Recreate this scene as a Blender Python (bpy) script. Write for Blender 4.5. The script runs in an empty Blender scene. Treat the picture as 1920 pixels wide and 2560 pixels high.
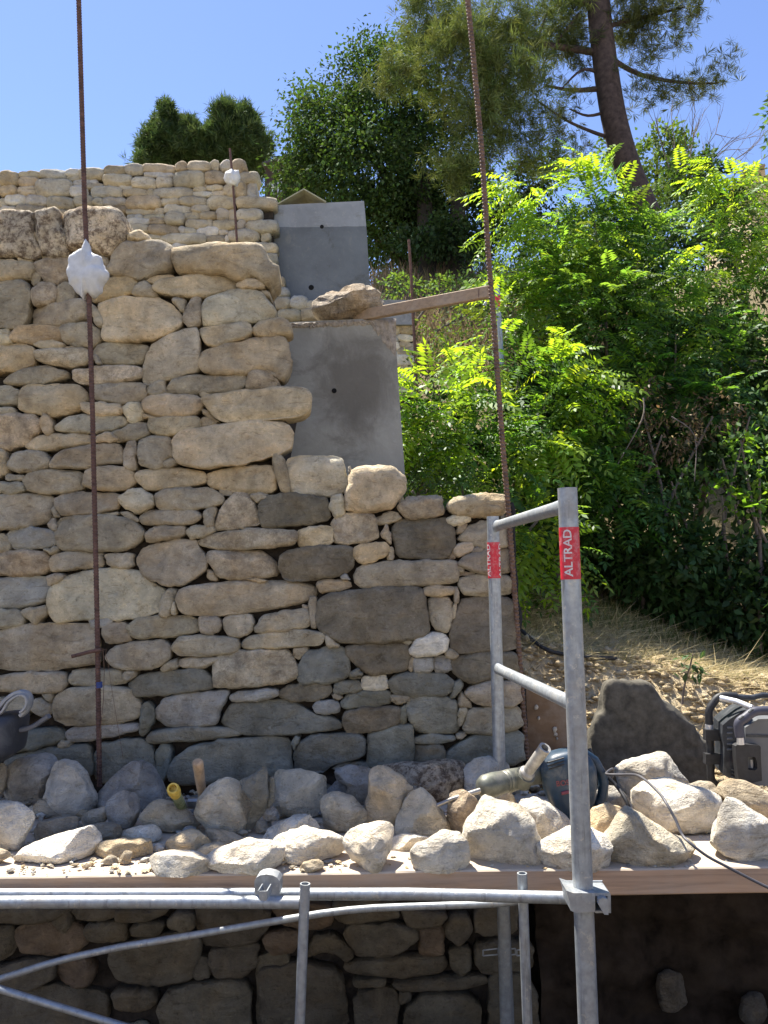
import bpy, math, random
import numpy as np
from mathutils import Vector, Matrix, noise
R = math.radians
S = bpy.context.scene
COL = S.collection
random.seed(7); rng = np.random.default_rng(7)

# ------------------------------------------------------------ camera
FPX = 2067.0; PITCH = R(4.0); ROLL = R(0.6)
_r0 = Vector((1, 0, 0)); _u0 = Vector((0, -math.sin(PITCH), math.cos(PITCH))); FWD = Vector((0, math.cos(PITCH), math.sin(PITCH)))
UPV = _u0*math.cos(ROLL) + _r0*math.sin(ROLL); RGT = _r0*math.cos(ROLL) - _u0*math.sin(ROLL)
cd = bpy.data.cameras.new('camera'); cam = bpy.data.objects.new('camera', cd); COL.objects.link(cam)
cd.sensor_fit = 'HORIZONTAL'; cd.sensor_width = 36; cd.lens = 36*FPX/1920; cd.clip_start = 0.05; cd.clip_end = 2000
m = Matrix.Identity(4)
for i in range(3):
    m[i][0] = RGT[i]; m[i][1] = UPV[i]; m[i][2] = -FWD[i]
cam.matrix_world = m
S.camera = cam
S.render.resolution_x = 768; S.render.resolution_y = 1024
# ------------------------------------------------------------ light
SUN_EL, SUN_AZ = 64.0, 40.0            # azimuth: degrees left of the view direction, behind the wall
W = bpy.data.worlds.new('World'); S.world = W; W.use_nodes = True
nt = W.node_tree; bg = nt.nodes['Background']
sky = nt.nodes.new('ShaderNodeTexSky'); sky.sky_type = 'NISHITA'; sky.sun_disc = False
sky.sun_elevation = R(SUN_EL); sky.sun_rotation = R(-SUN_AZ); sky.air_density = 1.0; sky.dust_density = 0.15; sky.ozone_density = 5.0
sm_ = nt.nodes.new('ShaderNodeMix'); sm_.data_type = 'RGBA'; sm_.blend_type = 'MULTIPLY'; sm_.inputs[0].default_value = 1; sm_.inputs[7].default_value = (1.0, .915, 1.0, 1)
nt.links.new(sky.outputs[0], sm_.inputs[6]); nt.links.new(sm_.outputs[2], bg.inputs[0]); bg.inputs[1].default_value = 0.085
sl = bpy.data.lights.new('sun', 'SUN'); sl.energy = 5.0; sl.angle = R(0.5); sl.color = (1.0, .95, .86)
so = bpy.data.objects.new('sun', sl); COL.objects.link(so)
a, e = R(SUN_AZ), R(SUN_EL)
tosun = Vector((-math.sin(a)*math.cos(e), math.cos(a)*math.cos(e), math.sin(e)))
so.rotation_euler = tosun.to_track_quat('Z', 'Y').to_euler()
S.view_settings.view_transform = 'Standard'; S.view_settings.look = 'None'; S.view_settings.exposure = 1.42; S.view_settings.gamma = 1
S.render.engine = 'CYCLES'

# ------------------------------------------------------------ pixel -> world
TO = {'A': (0, 500), 'B': (0, 1000), 'C': (0, 1500), 'D': (600, 1000), 'E': (600, 1500), 'F': (600, 500), 'G': (0, 380),
      'H': (0, 1960), 'I': (600, 1960), 'J': (1220, 1960), 'K': (1220, 1500)}
TS = {k: .42194 for k in TO}
TO['M'] = (1000, 1800); TS['M'] = .33755
TO['N'] = (1700, 1680); TS['N'] = .14464
TO['O'] = (0, 1680); TS['O'] = .15672
TO['Q'] = (400, 1850); TS['Q'] = .19289
TO['X'] = (0, 0); TS['X'] = 1.1573     # the whole photo
TO['L'] = (1370, 2120); TS['L'] = .11453
TO['V'] = (600, 2140); TS['V'] = .15672
TO['R'] = (1180, 1200); TS['R'] = .18083
def src(t, x, y): return (TO[t][0] + x*TS[t], TO[t][1] + y*TS[t])
def ray(sx, sy):
    d = FWD + RGT*((sx-960)/FPX) + UPV*((1280-sy)/FPX)
    return d / d.y
def P(t, x, y, Y):
    return ray(*src(t, x, y)) * Y
def Pz(t, x, y, z):
    d = ray(*src(t, x, y)); return d*(z/d.z)
def PW(sx, sy, A, B=0.0, Cx=0.0):           # on the plane y = A + B z + Cx x
    d = ray(sx, sy); return d*(A/(1 - B*d.z - Cx*d.x))

# ------------------------------------------------------------ object helpers
def link(o, parent=None):
    COL.objects.link(o)
    if parent: o.parent = parent
    return o
def tag(o, label=None, cat=None, group=None, kind=None):
    if label: o['label'] = label
    if cat: o['category'] = cat
    if group: o['group'] = group
    if kind: o['kind'] = kind
    return o
def empty(name, loc=(0, 0, 0), label=None, cat=None, group=None):
    o = bpy.data.objects.new(name, None); o.location = loc; o.empty_display_size = .1
    link(o); tag(o, label, cat, group); return o
def mesh(name, v, f, mat=None, parent=None, smooth=True, col=None, origin=None):
    v = np.asarray(v, dtype=float).reshape(-1, 3)
    org = Vector((0, 0, 0)) if origin is None else Vector(origin)
    if parent is not None:
        off = parent.location if parent.parent is None else parent.location + parent.parent.location
        off = Vector(off) + org*0
        o_loc = Vector((0, 0, 0)); vv = v - np.array(off)
    else:
        o_loc = org; vv = v - np.array(org)
    me = bpy.data.meshes.new(name)
    if isinstance(f, np.ndarray):
        n, k = f.shape
        me.vertices.add(len(vv)); me.vertices.foreach_set('co', vv.ravel())
        me.loops.add(n*k); me.loops.foreach_set('vertex_index', f.ravel().astype(np.int32))
        me.polygons.add(n); me.polygons.foreach_set('loop_start', np.arange(0, n*k, k, dtype=np.int32))
        try: me.polygons.foreach_set('loop_total', np.full(n, k, dtype=np.int32))
        except Exception: pass
        me.update(calc_edges=True)
    else:
        me.from_pydata([tuple(p) for p in vv], [], f); me.update()
    if smooth: me.polygons.foreach_set('use_smooth', np.ones(len(me.polygons), dtype=bool))
    if col is not None:
        at = me.color_attributes.new('tint', 'FLOAT_COLOR', 'POINT')
        at.data.foreach_set('color', np.asarray(col, dtype=np.float32).ravel())
    if mat: me.materials.append(mat)
    o = bpy.data.objects.new(name, me); o.location = o_loc
    link(o, parent); return o
class MB:
    """collects shapes for ONE mesh"""
    def __init__(s): s.v = []; s.f = []; s.c = []
    def add(s, v, f, c=None):
        b = len(s.v); s.v += [tuple(p) for p in v]; s.f += [tuple(i+b for i in q) for q in f]
        if c is not None: s.c += [c]*len(v)
    def box(s, c, sz, rot=None, bev=0.0, col=None):
        x, y, z = sz[0]/2, sz[1]/2, sz[2]/2; b = min(bev, x*.9, y*.9, z*.9)
        pts = []
        if b <= 0:
            pts = [(i*x, j*y, k*z) for i in (-1, 1) for j in (-1, 1) for k in (-1, 1)]
            f = [(0, 1, 3, 2), (4, 6, 7, 5), (0, 4, 5, 1), (2, 3, 7, 6), (0, 2, 6, 4), (1, 5, 7, 3)]
        else:
            idx = {}
            for i in (-1, 1):
                for j in (-1, 1):
                    for k in (-1, 1):
                        idx[(i, j, k)] = len(pts)
                        pts += [(i*x, j*(y-b), k*(z-b)), (i*(x-b), j*y, k*(z-b)), (i*(x-b), j*(y-b), k*z)]
            f = []
            for i in (-1, 1):
                f.append([idx[(i, j, k)] for j, k in ((-1, -1), (1, -1), (1, 1), (-1, 1))])
                f.append([idx[(j, i, k)]+1 for j, k in ((-1, -1), (1, -1), (1, 1), (-1, 1))])
                f.append([idx[(j, k, i)]+2 for j, k in ((-1, -1), (1, -1), (1, 1), (-1, 1))])
            for i in (-1, 1):
                for j in (-1, 1):
                    q = [idx[(i, j, -1)], idx[(i, j, 1)]]; f.append([q[0], q[0]+1, q[1]+1, q[1]])
                    q = [idx[(i, -1, j)], idx[(i, 1, j)]]; f.append([q[0], q[0]+2, q[1]+2, q[1]])
                    q = [idx[(-1, i, j)], idx[(1, i, j)]]; f.append([q[0]+1, q[0]+2, q[1]+2, q[1]+1])
                    for k in (-1, 1): q = idx[(i, j, k)]; f.append([q, q+1, q+2]) if False else None
            for kk, q in idx.items(): f.append([q, q+1, q+2])
        M = rot.to_matrix() if rot is not None and hasattr(rot, 'to_matrix') else (rot if rot is not None else Matrix.Identity(3))
        s.add([M @ Vector(p) + Vector(c) for p in pts], f, col); return s
    def tube(s, path, r, n=14, cap=True, hollow=0.0, col=None):
        path = [Vector(p) for p in path]; m_ = len(path)
        rs = r if isinstance(r, (list, tuple)) else [r]*m_
        t0 = (path[1]-path[0]).normalized()
        up = Vector((0, 0, 1)) if abs(t0.z) < .9 else Vector((0, 1, 0))
        a_ = t0.cross(up).normalized(); v = []; f = []
        for i, p in enumerate(path):
            t = (path[min(i+1, m_-1)]-path[max(i-1, 0)]).normalized()
            a_ = (a_ - t*a_.dot(t)).normalized(); b_ = t.cross(a_)
            for k in range(n):
                an = 2*math.pi*k/n; v.append(p + (a_*math.cos(an)+b_*math.sin(an))*rs[i])
        for i in range(m_-1):
            for k in range(n):
                k2 = (k+1) % n; f.append((i*n+k, i*n+k2, (i+1)*n+k2, (i+1)*n+k))
        if hollow > 0:
            for end, i0 in ((0, 0), (1, (m_-1)*n)):
                p = path[0] if end == 0 else path[-1]; t = (path[1]-path[0]).normalized() if end == 0 else (path[-2]-path[-1]).normalized()
                b0 = len(v); v += [p + (Vector(v[i0+k])-p)*hollow for k in range(n)]
                b1 = len(v); v += [Vector(v[b0+k]) + t*rs[0]*3 for k in range(n)]
                for k in range(n):
                    k2 = (k+1) % n; f.append((i0+k, i0+k2, b0+k2, b0+k)); f.append((b0+k, b0+k2, b1+k2, b1+k))
                f.append(tuple(b1+k for k in range(n)))
        elif cap:
            f.append(tuple(range(n))[::-1]); f.append(tuple((m_-1)*n+k for k in range(n)))
        s.add(v, f, col); return s
    def prism(s, front, back, col=None):
        n = len(front); f = [tuple(range(n)), tuple(range(2*n-1, n-1, -1))]
        for k in range(n): f.append((k, k+n, (k+1) % n+n, (k+1) % n))
        s.add(list(front)+list(back), f, col); return s
    def build(s, name, mat, parent=None, smooth=False, origin=None):
        return mesh(name, s.v, s.f, mat, parent, smooth, s.c if s.c else None, origin)
def smooth_angle(o, ang=35):
    me = o.data
    for p in me.polygons: p.use_smooth = True
    try: me.set_sharp_from_angle(angle=R(ang))
    except Exception: pass
    return o

# ------------------------------------------------------------ materials
MATS = {}
class NB:
    def __init__(s, name):
        m_ = bpy.data.materials.new(name); m_.use_nodes = True; s.m = m_; s.t = m_.node_tree; s.b = s.t.nodes['Principled BSDF']; s.out = s.t.nodes['Material Output']
    def n(s, typ, **kw):
        x = s.t.nodes.new(typ)
        for k, v in kw.items():
            if k in x.inputs.keys(): x.inputs[k].default_value = v
            else: setattr(x, k, v)
        return x
    def l(s, a_, b_): s.t.links.new(a_, b_)
    def noise(s, scale, detail=6, rough=.6, vec=None, dist=0.0):
        x = s.n('ShaderNodeTexNoise'); x.inputs['Scale'].default_value = scale; x.inputs['Detail'].default_value = detail
        x.inputs['Roughness'].default_value = rough; x.inputs['Distortion'].default_value = dist
        if vec is not None: s.l(vec, x.inputs['Vector'])
        return x.outputs['Fac']
    def ramp(s, fac, stops):
        x = s.n('ShaderNodeValToRGB'); s.l(fac, x.inputs[0]); cr = x.color_ramp
        while len(cr.elements) < len(stops): cr.elements.new(.5)
        for e_, (p, c) in zip(cr.elements, stops):
            e_.position = p; e_.color = (c, c, c, 1) if isinstance(c, (int, float)) else (*c, 1)
        return x.outputs[0]
    def mix(s, fac, a_, b_, mode='MIX'):
        x = s.n('ShaderNodeMix'); x.data_type = 'RGBA'; x.blend_type = mode
        for sock, v in ((x.inputs[0], fac), (x.inputs[6], a_), (x.inputs[7], b_)):
            if isinstance(v, (int, float)): sock.default_value = v
            elif isinstance(v, tuple): sock.default_value = (*v, 1) if len(v) == 3 else v
            else: s.l(v, sock)
        return x.outputs[2]
    def math(s, op, a_, b_=None):
        x = s.n('ShaderNodeMath'); x.operation = op
        for sock, v in ((x.inputs[0], a_), (x.inputs[1], b_)):
            if v is None: continue
            if isinstance(v, (int, float)): sock.default_value = v
            else: s.l(v, sock)
        return x.outputs[0]
    def bump(s, h, strength=.5, dist=.01, prev=None):
        x = s.n('ShaderNodeBump'); x.inputs['Strength'].default_value = strength; x.inputs['Distance'].default_value = dist
        s.l(h, x.inputs['Height'])
        if prev is not None: s.l(prev, x.inputs['Normal'])
        return x.outputs['Normal']
    def pos(s): return s.n('ShaderNodeNewGeometry').outputs['Position']
    def attr(s, name='tint'):
        x = s.n('ShaderNodeAttribute'); x.attribute_name = name; return x
    def fin(s, col, rough=.85, normal=None, metal=0.0, spec=.3):
        b = s.b
        if isinstance(col, tuple): b.inputs['Base Color'].default_value = (*col, 1)
        else: s.l(col, b.inputs['Base Color'])
        if isinstance(rough, (int, float)): b.inputs['Roughness'].default_value = rough
        else: s.l(rough, b.inputs['Roughness'])
        b.inputs['Metallic'].default_value = metal
        b.inputs['Specular IOR Level'].default_value = spec
        if normal is not None: s.l(normal, b.inputs['Normal'])
        return s.m
def mat_stone(name, far=False, rough_k=1.0):
    n = NB(name); a_ = n.attr(); p = n.pos()
    k = .5 if far else 1
    n1 = n.noise(9*k, 5, .65, p, .4); n2 = n.noise(46*k, 5, .7, p); n3 = n.noise(190*k, 3, .6, p)
    c = n.mix(1.0, a_.outputs['Color'], n.ramp(n1, [(.28, .58), (.5, .95), (.72, 1.32)]), 'MULTIPLY')
    c = n.mix(n.ramp(n.noise(5.5*k, 3, .6, p, .8), [(.45, 0.0), (.62, .55)]), c, n.mix(1.0, c, (1.06, .93, .76), 'MULTIPLY'))
    mp = n.n('ShaderNodeMapping'); n.l(p, mp.inputs['Vector']); mp.inputs['Scale'].default_value = (1, 1, 2.6)
    n4 = n.noise(11*k, 6, .75, mp.outputs[0], 1.2)
    c = n.mix(n.ramp(n4, [(.36, .55), (.44, 0.0)]), c, n.mix(1.0, c, (.50, .45, .38), 'MULTIPLY'))
    c = n.mix(n.ramp(n4, [(.56, 0.0), (.66, .5)]), c, n.mix(1.0, c, (1.38, 1.36, 1.3), 'MULTIPLY'))
    n5 = n.noise(95*k, 4, .75, p)
    c = n.mix(n.ramp(n5, [(.60, 0.0), (.68, .55)]), c, n.mix(1.0, c, (1.6, 1.6, 1.6), 'MULTIPLY'))
    c = n.mix(n.ramp(n5, [(.32, .55), (.40, 0.0)]), c, n.mix(1.0, c, (.45, .42, .38), 'MULTIPLY'))
    c = n.mix(n.ramp(n2, [(.30, .6), (.42, 0.0)]), c, n.mix(1.0, c, (.48, .44, .38), 'MULTIPLY'))
    # lichen / dark weathering where the stone's own mask says so
    li = n.math('MULTIPLY', n.ramp(n.noise(30*k, 7, .8, p, .2), [(.45, 0.0), (.57, .95)]), a_.outputs['Alpha'])
    c = n.mix(li, c, n.mix(1.0, c, (.27, .23, .22), 'MULTIPLY'))
    h = n.math('ADD', n.math('MULTIPLY', n1, 1.0), n.math('ADD', n.math('MULTIPLY', n2, .55), n.math('ADD', n.math('MULTIPLY', n3, .22), n.math('MULTIPLY', n4, .7))))
    c = n.mix(1.0, c, (1.32, 1.32, 1.30) if rough_k > 1 else (1.34, 1.34, 1.25), 'MULTIPLY')
    nb = n.bump(h, min(1, .75*rough_k), .03)
    return n.fin(c, .92, nb, 0, .2)
def mat_simple(name, col, rough=.6, metal=0.0, var=.25, scale=30, bump=.0, spec=.4, dirt=None):
    n = NB(name); p = n.pos(); f = n.noise(scale, 4, .6, p)
    c = n.mix(1.0, col, n.ramp(f, [(.3, 1-var), (.7, 1+var)]), 'MULTIPLY')
    if dirt: c = n.mix(n.ramp(n.noise(scale*.5, 5, .7, p, .5), [(.5, 0.0), (.68, dirt[1])]), c, dirt[0])
    nb = n.bump(f, bump, .005) if bump else None
    return n.fin(c, rough, nb, metal, spec)
def mat_galv(name, base=(.36, .385, .40)):
    n = NB(name); p = n.pos()
    f = n.noise(60, 3, .5, p); g = n.noise(9, 5, .65, p, .5); s_ = n.noise(160, 2, .5, p)
    c = n.mix(1.0, base, n.ramp(f, [(.3, .80), (.7, 1.15)]), 'MULTIPLY')
    c = n.mix(n.ramp(g, [(.5, 0.0), (.7, .6)]), c, (.36, .33, .28))
    c = n.mix(n.ramp(n.noise(38, 5, .7, p), [(.62, 0.0), (.68, .8)]), c, (.62, .58, .50))
    mp = n.n('ShaderNodeMapping'); n.l(p, mp.inputs['Vector']); mp.inputs['Scale'].default_value = (70, 70, 5)
    c = n.mix(n.ramp(n.noise(1.0, 5, .7, mp.outputs[0], .4), [(.55, 0.0), (.68, .65)]), c, (.16, .16, .155))
    c = n.mix(n.ramp(n.noise(17, 6, .8, p), [(.60, 0.0), (.64, .7)]), c, (.52, .49, .42))
    r_ = n.ramp(g, [(.3, .38), (.7, .62)])
    return n.fin(c, r_, n.bump(s_, .12, .003), .55, .5)
def mat_wood(name, col, axis_scale=(3, 60, 60), dusty=0.0):
    n = NB(name); p = n.pos(); mp = n.n('ShaderNodeMapping'); n.l(p, mp.inputs['Vector']); mp.inputs['Scale'].default_value = axis_scale
    f = n.noise(1.0, 6, .65, mp.outputs[0], .6)
    c = n.mix(1.0, col, n.ramp(f, [(.3, .68), (.5, 1.0), (.72, 1.2)]), 'MULTIPLY')
    c = n.mix(n.ramp(n.noise(6, 5, .65, p), [(.45, 0.0), (.7, .45)]), c, (.42, .36, .29))
    if dusty:
        g = n.n('ShaderNodeNewGeometry'); sx = n.n('ShaderNodeSeparateXYZ'); n.l(g.outputs['Normal'], sx.inputs[0])
        up = n.math('GREATER_THAN', sx.outputs['Z'], .5)
        c = n.mix(n.math('MULTIPLY', up, n.ramp(n.noise(14, 5, .7, p), [(.3, .98), (.7, .55)])), c, (.50, .43, .33))
    return n.fin(c, .8, n.bump(f, .25, .004), 0, .3)
def mat_leaf(name, col, trans=(.35, .5, .05), tw=.42, gloss=.06, rough=.45):
    m_ = bpy.data.materials.new(name); m_.use_nodes = True; t = m_.node_tree; t.nodes.clear()
    N = t.nodes.new; out = N('ShaderNodeOutputMaterial'); at = N('ShaderNodeAttribute'); at.attribute_name = 'tint'
    def mul(c):
        x = N('ShaderNodeMix'); x.data_type = 'RGBA'; x.blend_type = 'MULTIPLY'; x.inputs[0].default_value = 1
        t.links.new(at.outputs['Color'], x.inputs[6]); x.inputs[7].default_value = (*c, 1); return x.outputs[2]
    d = N('ShaderNodeBsdfDiffuse'); t.links.new(mul(col), d.inputs[0])
    tr = N('ShaderNodeBsdfTranslucent'); t.links.new(mul(trans), tr.inputs[0])
    g = N('ShaderNodeBsdfGlossy'); g.inputs['Roughness'].default_value = rough; g.inputs[0].default_value = (.9, .95, .9, 1)
    m1 = N('ShaderNodeMixShader'); m1.inputs[0].default_value = tw; t.links.new(d.outputs[0], m1.inputs[1]); t.links.new(tr.outputs[0], m1.inputs[2])
    m2 = N('ShaderNodeMixShader'); m2.inputs[0].default_value = gloss*.5; t.links.new(m1.outputs[0], m2.inputs[1]); t.links.new(g.outputs[0], m2.inputs[2])
    t.links.new(m2.outputs[0], out.inputs[0]); return m_
M_STONE = mat_stone('dry_stone'); M_STONE_FAR = mat_stone('far_stone', True); M_ROCK = mat_stone('quarried_rock', False, 1.5)
M_GALV = mat_galv('galvanised_steel')
M_PLANK = mat_wood('timber_plank', (.47, .31, .20), (3, 50, 50), .9)
M_BOARD = mat_wood('sawn_board', (.38, .27, .17), (8, 60, 60))
M_RUST = mat_simple('rusty_steel', (.13, .072, .055), .75, .25, .4, 60, .3)
M_RUST_L = mat_simple('worn_rusty_steel', (.17, .105, .07), .6, .3, .5, 50, .3)
M_BLACK = mat_simple('black_rubber', (.022, .022, .024), .55, 0, .3, 60, .1)
M_BARK = mat_simple('pine_bark', (.060, .043, .038), .95, 0, .5, 14, 1.0)
M_BARKD = mat_simple('dark_bark', (.035, .030, .026), .95, 0, .4, 12, .8)
def mat_concrete(name, base, stain_c, stain_r, band=None):
    n = NB(name); p = n.pos()
    c = n.mix(1.0, base, n.ramp(n.noise(3.0, 6, .65, p, .4), [(.3, .78), (.7, 1.18)]), 'MULTIPLY')
    c = n.mix(n.ramp(n.noise(28, 5, .7, p), [(.56, 0.0), (.68, .35)]), c, (.42, .41, .38))
    if stain_c is not None:       # damp stain: a soft irregular patch round a point
        v = n.n('ShaderNodeVectorMath'); v.operation = 'SUBTRACT'; n.l(p, v.inputs[0]); v.inputs[1].default_value = stain_c
        w = n.n('ShaderNodeVectorMath'); w.operation = 'MULTIPLY'; n.l(v.outputs[0], w.inputs[0]); w.inputs[1].default_value = (1/stain_r[0], 0, 1/stain_r[1])
        ln = n.n('ShaderNodeVectorMath'); ln.operation = 'LENGTH'; n.l(w.outputs[0], ln.inputs[0])
        d = n.math('ADD', ln.outputs['Value'], n.math('MULTIPLY', n.noise(5, 6, .7, p, 1.2), 1.3))
        c = n.mix(n.ramp(d, [(1.25/2, .0), (1.9/2, .0)]) if False else n.ramp(n.math('MULTIPLY', d, .5), [(.50, .72), (.60, .55), (.68, .3), (.80, 0.0)]), c, (.10, .088, .07))
    st_ = n.noise(3.2, 7, .75, p, .7)
    c = n.mix(n.ramp(st_, [(.36, .45), (.44, 0.0)]), c, (.15, .14, .12))
    c = n.mix(n.ramp(st_, [(.60, 0.0), (.68, .4)]), c, (.45, .43, .38))
    if band:
        sp = n.n('ShaderNodeSeparateXYZ'); n.l(p, sp.inputs[0])
        f = n.math('SUBTRACT', sp.outputs['Z'], n.math('MULTIPLY', n.noise(8, 4, .6, p), .02))
        g = n.math('GREATER_THAN', f, band[0]); c = n.mix(g, n.mix(1.0, c, band[1], 'MULTIPLY'), c)
    h = n.math('ADD', n.noise(40, 4, .6, p), n.math('MULTIPLY', n.noise(6, 4, .6, p), .6))
    return n.fin(c, .85, n.bump(h, .25, .01), 0, .3)

# ------------------------------------------------------------ stones
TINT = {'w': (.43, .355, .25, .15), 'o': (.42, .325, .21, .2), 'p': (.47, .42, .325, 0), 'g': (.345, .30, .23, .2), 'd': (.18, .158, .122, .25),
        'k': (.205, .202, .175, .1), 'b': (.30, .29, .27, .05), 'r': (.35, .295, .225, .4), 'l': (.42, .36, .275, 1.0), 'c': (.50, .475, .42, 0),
        'v': (.61, .56, .47, .1), 'y': (.50, .40, .26, .1), 'e': (.13, .112, .086, .1), 's': (.15, .112, .082, .1)}  # 'e' and 's': shade under the deck darkened into the stone tint
def chaikin(p, it=1, q=.22):
    p = np.asarray(p, float)
    for _ in range(it):
        n = np.roll(p, -1, 0); p = np.stack([p*(1-q)+n*q, p*q+n*(1-q)], 1).reshape(-1, 2)
    return p
def resample(p, n):
    q = np.vstack([p, p[:1]]); d = np.r_[0, np.cumsum(np.hypot(*np.diff(q, axis=0).T))]
    t = np.linspace(0, d[-1], n, endpoint=False)
    return np.stack([np.interp(t, d, q[:, 0]), np.interp(t, d, q[:, 1])], 1)
def fb(p, sc, o=3):
    return noise.fractal(Vector(p)*sc, .9, 2.1, o)
def vor(p, sc): return noise.voronoi(Vector(p)*sc)[0][0]
def seg_dist(pts, poly):
    a_ = poly; b_ = np.roll(poly, -1, 0); ab = b_-a_; L2 = (ab**2).sum(1)+1e-12
    t = ((pts[:, None, :]-a_[None])*ab[None]).sum(2)/L2[None]; t = np.clip(t, 0, 1)
    c = a_[None]+t[..., None]*ab[None]; return np.sqrt(((pts[:, None, :]-c)**2).sum(2)).min(1)
RS = [1, .99, .97, .93, .87, .78, .67, .54, .38, .2]
def unit2(v): return v/(np.hypot(*v)+1e-9)
def wall_stone(mb, poly, plane, tint, out=0.0, nseg=44, amp=1.0, depth=.13, rcap=.020, grow=4.4):
    """one laid stone: outline traced in photo pixels on the wall plane, with a rounded irregular face"""
    p = np.asarray(poly, float); cc_ = p.mean(0); dd_ = p-cc_; ln_ = np.hypot(dd_[:, 0], dd_[:, 1])[:, None]+1e-6
    p = resample(chaikin(p+dd_/ln_*grow, 1, .16), nseg)
    W3 = np.array([PW(x, y, *plane) for x, y in p]); xz = W3[:, [0, 2]]; c = xz.mean(0)
    o2 = random.random()*50
    for i in range(nseg):
        k = noise.noise(Vector((xz[i][0]*22, xz[i][1]*26, o2)))*.009*amp+noise.noise(Vector((xz[i][0]*75, xz[i][1]*75, o2)))*.0046*amp; d = xz[i]-c; xz[i] += d/np.hypot(*d)*k
    ext = xz.max(0)-xz.min(0); half = min(ext)/2; r_ = min(half*.6, rcap*random.uniform(.75, 1.25))
    rings = [c+(xz-c)*s for s in RS]+[c[None]]
    pts = np.vstack(rings); d = seg_dist(pts, xz)
    d[:nseg] = 0
    u = np.clip(d/r_, 0, 1); h = r_*1.15*np.sqrt(1-(1-u)**2.6)
    tilt = rng.normal(0, .07, 2)
    cuts = [(rng.uniform(-1, 1, 2), rng.uniform(.35, .75), rng.uniform(.25, .6)) for _ in range(3)]
    cuts = [(unit2(q[0]), q[1], q[2]) for q in cuts]; hf = np.array(ext)/2
    y = plane[0]+plane[1]*pts[:, 1]+plane[2]*pts[:, 0] - out + .012
    Z = []
    for i in range(len(pts)):
        q = (pts[i][0]+o2, pts[i][1], o2)
        k = fb(q, 7, 3)*.010*amp + abs(fb(q, 19, 2))*-.005*amp + (vor(q, 8)-.4)*.013*amp + (vor(q, 26)-.4)*.0035*amp
        for cd_, c0, cs in cuts:
            e_ = ((pts[i]-c)/hf)@cd_-c0
            if e_ > 0: k -= e_*cs*min(half, .08)*.8
        Z.append(y[i]-h[i]-k*min(1, u[i]*2+.25)+(pts[i]-c)@tilt)
    V = np.column_stack([pts[:, 0], Z, pts[:, 1]])
    back = np.column_stack([c[0]+(xz[:, 0]-c[0])*.93, np.full(nseg, 0.0), c[1]+(xz[:, 1]-c[1])*.93]); back[:, 1] = plane[0]+plane[1]*back[:, 2]+plane[2]*back[:, 0]+depth
    b = len(mb.v); n = nseg; V = np.vstack([back, V]); f = []
    for r in range(len(RS)):
        for k in range(n): k2 = (k+1) % n; f.append((r*n+k, r*n+k2, (r+1)*n+k2, (r+1)*n+k))
    ci = len(V)-1; r = len(RS)
    for k in range(n): f.append((r*n+k, r*n+(k+1) % n, ci))
    f.append(tuple(range(n))[::-1])
    v_ = 1+rng.normal(0, .08); t = TINT[tint]
    j = 1+rng.normal(0, .013, 3)
    mb.add(V, f, (t[0]*v_*j[0], t[1]*v_, t[2]*v_*j[2], t[3]))
def parse(block):
    """tile, tint, polygon per line"""
    out = []
    for ln in block.strip().splitlines():
        ln = ln.strip()
        if not ln: continue
        hd, rest = ln.split(' ', 1); t = hd[0]; tint = hd[1]; flag = hd[2:] if len(hd) > 2 else ''
        pts = [src(t, *map(float, q.split(','))) for q in rest.split()]
        out.append((tint, flag, pts))
    return out
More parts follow.
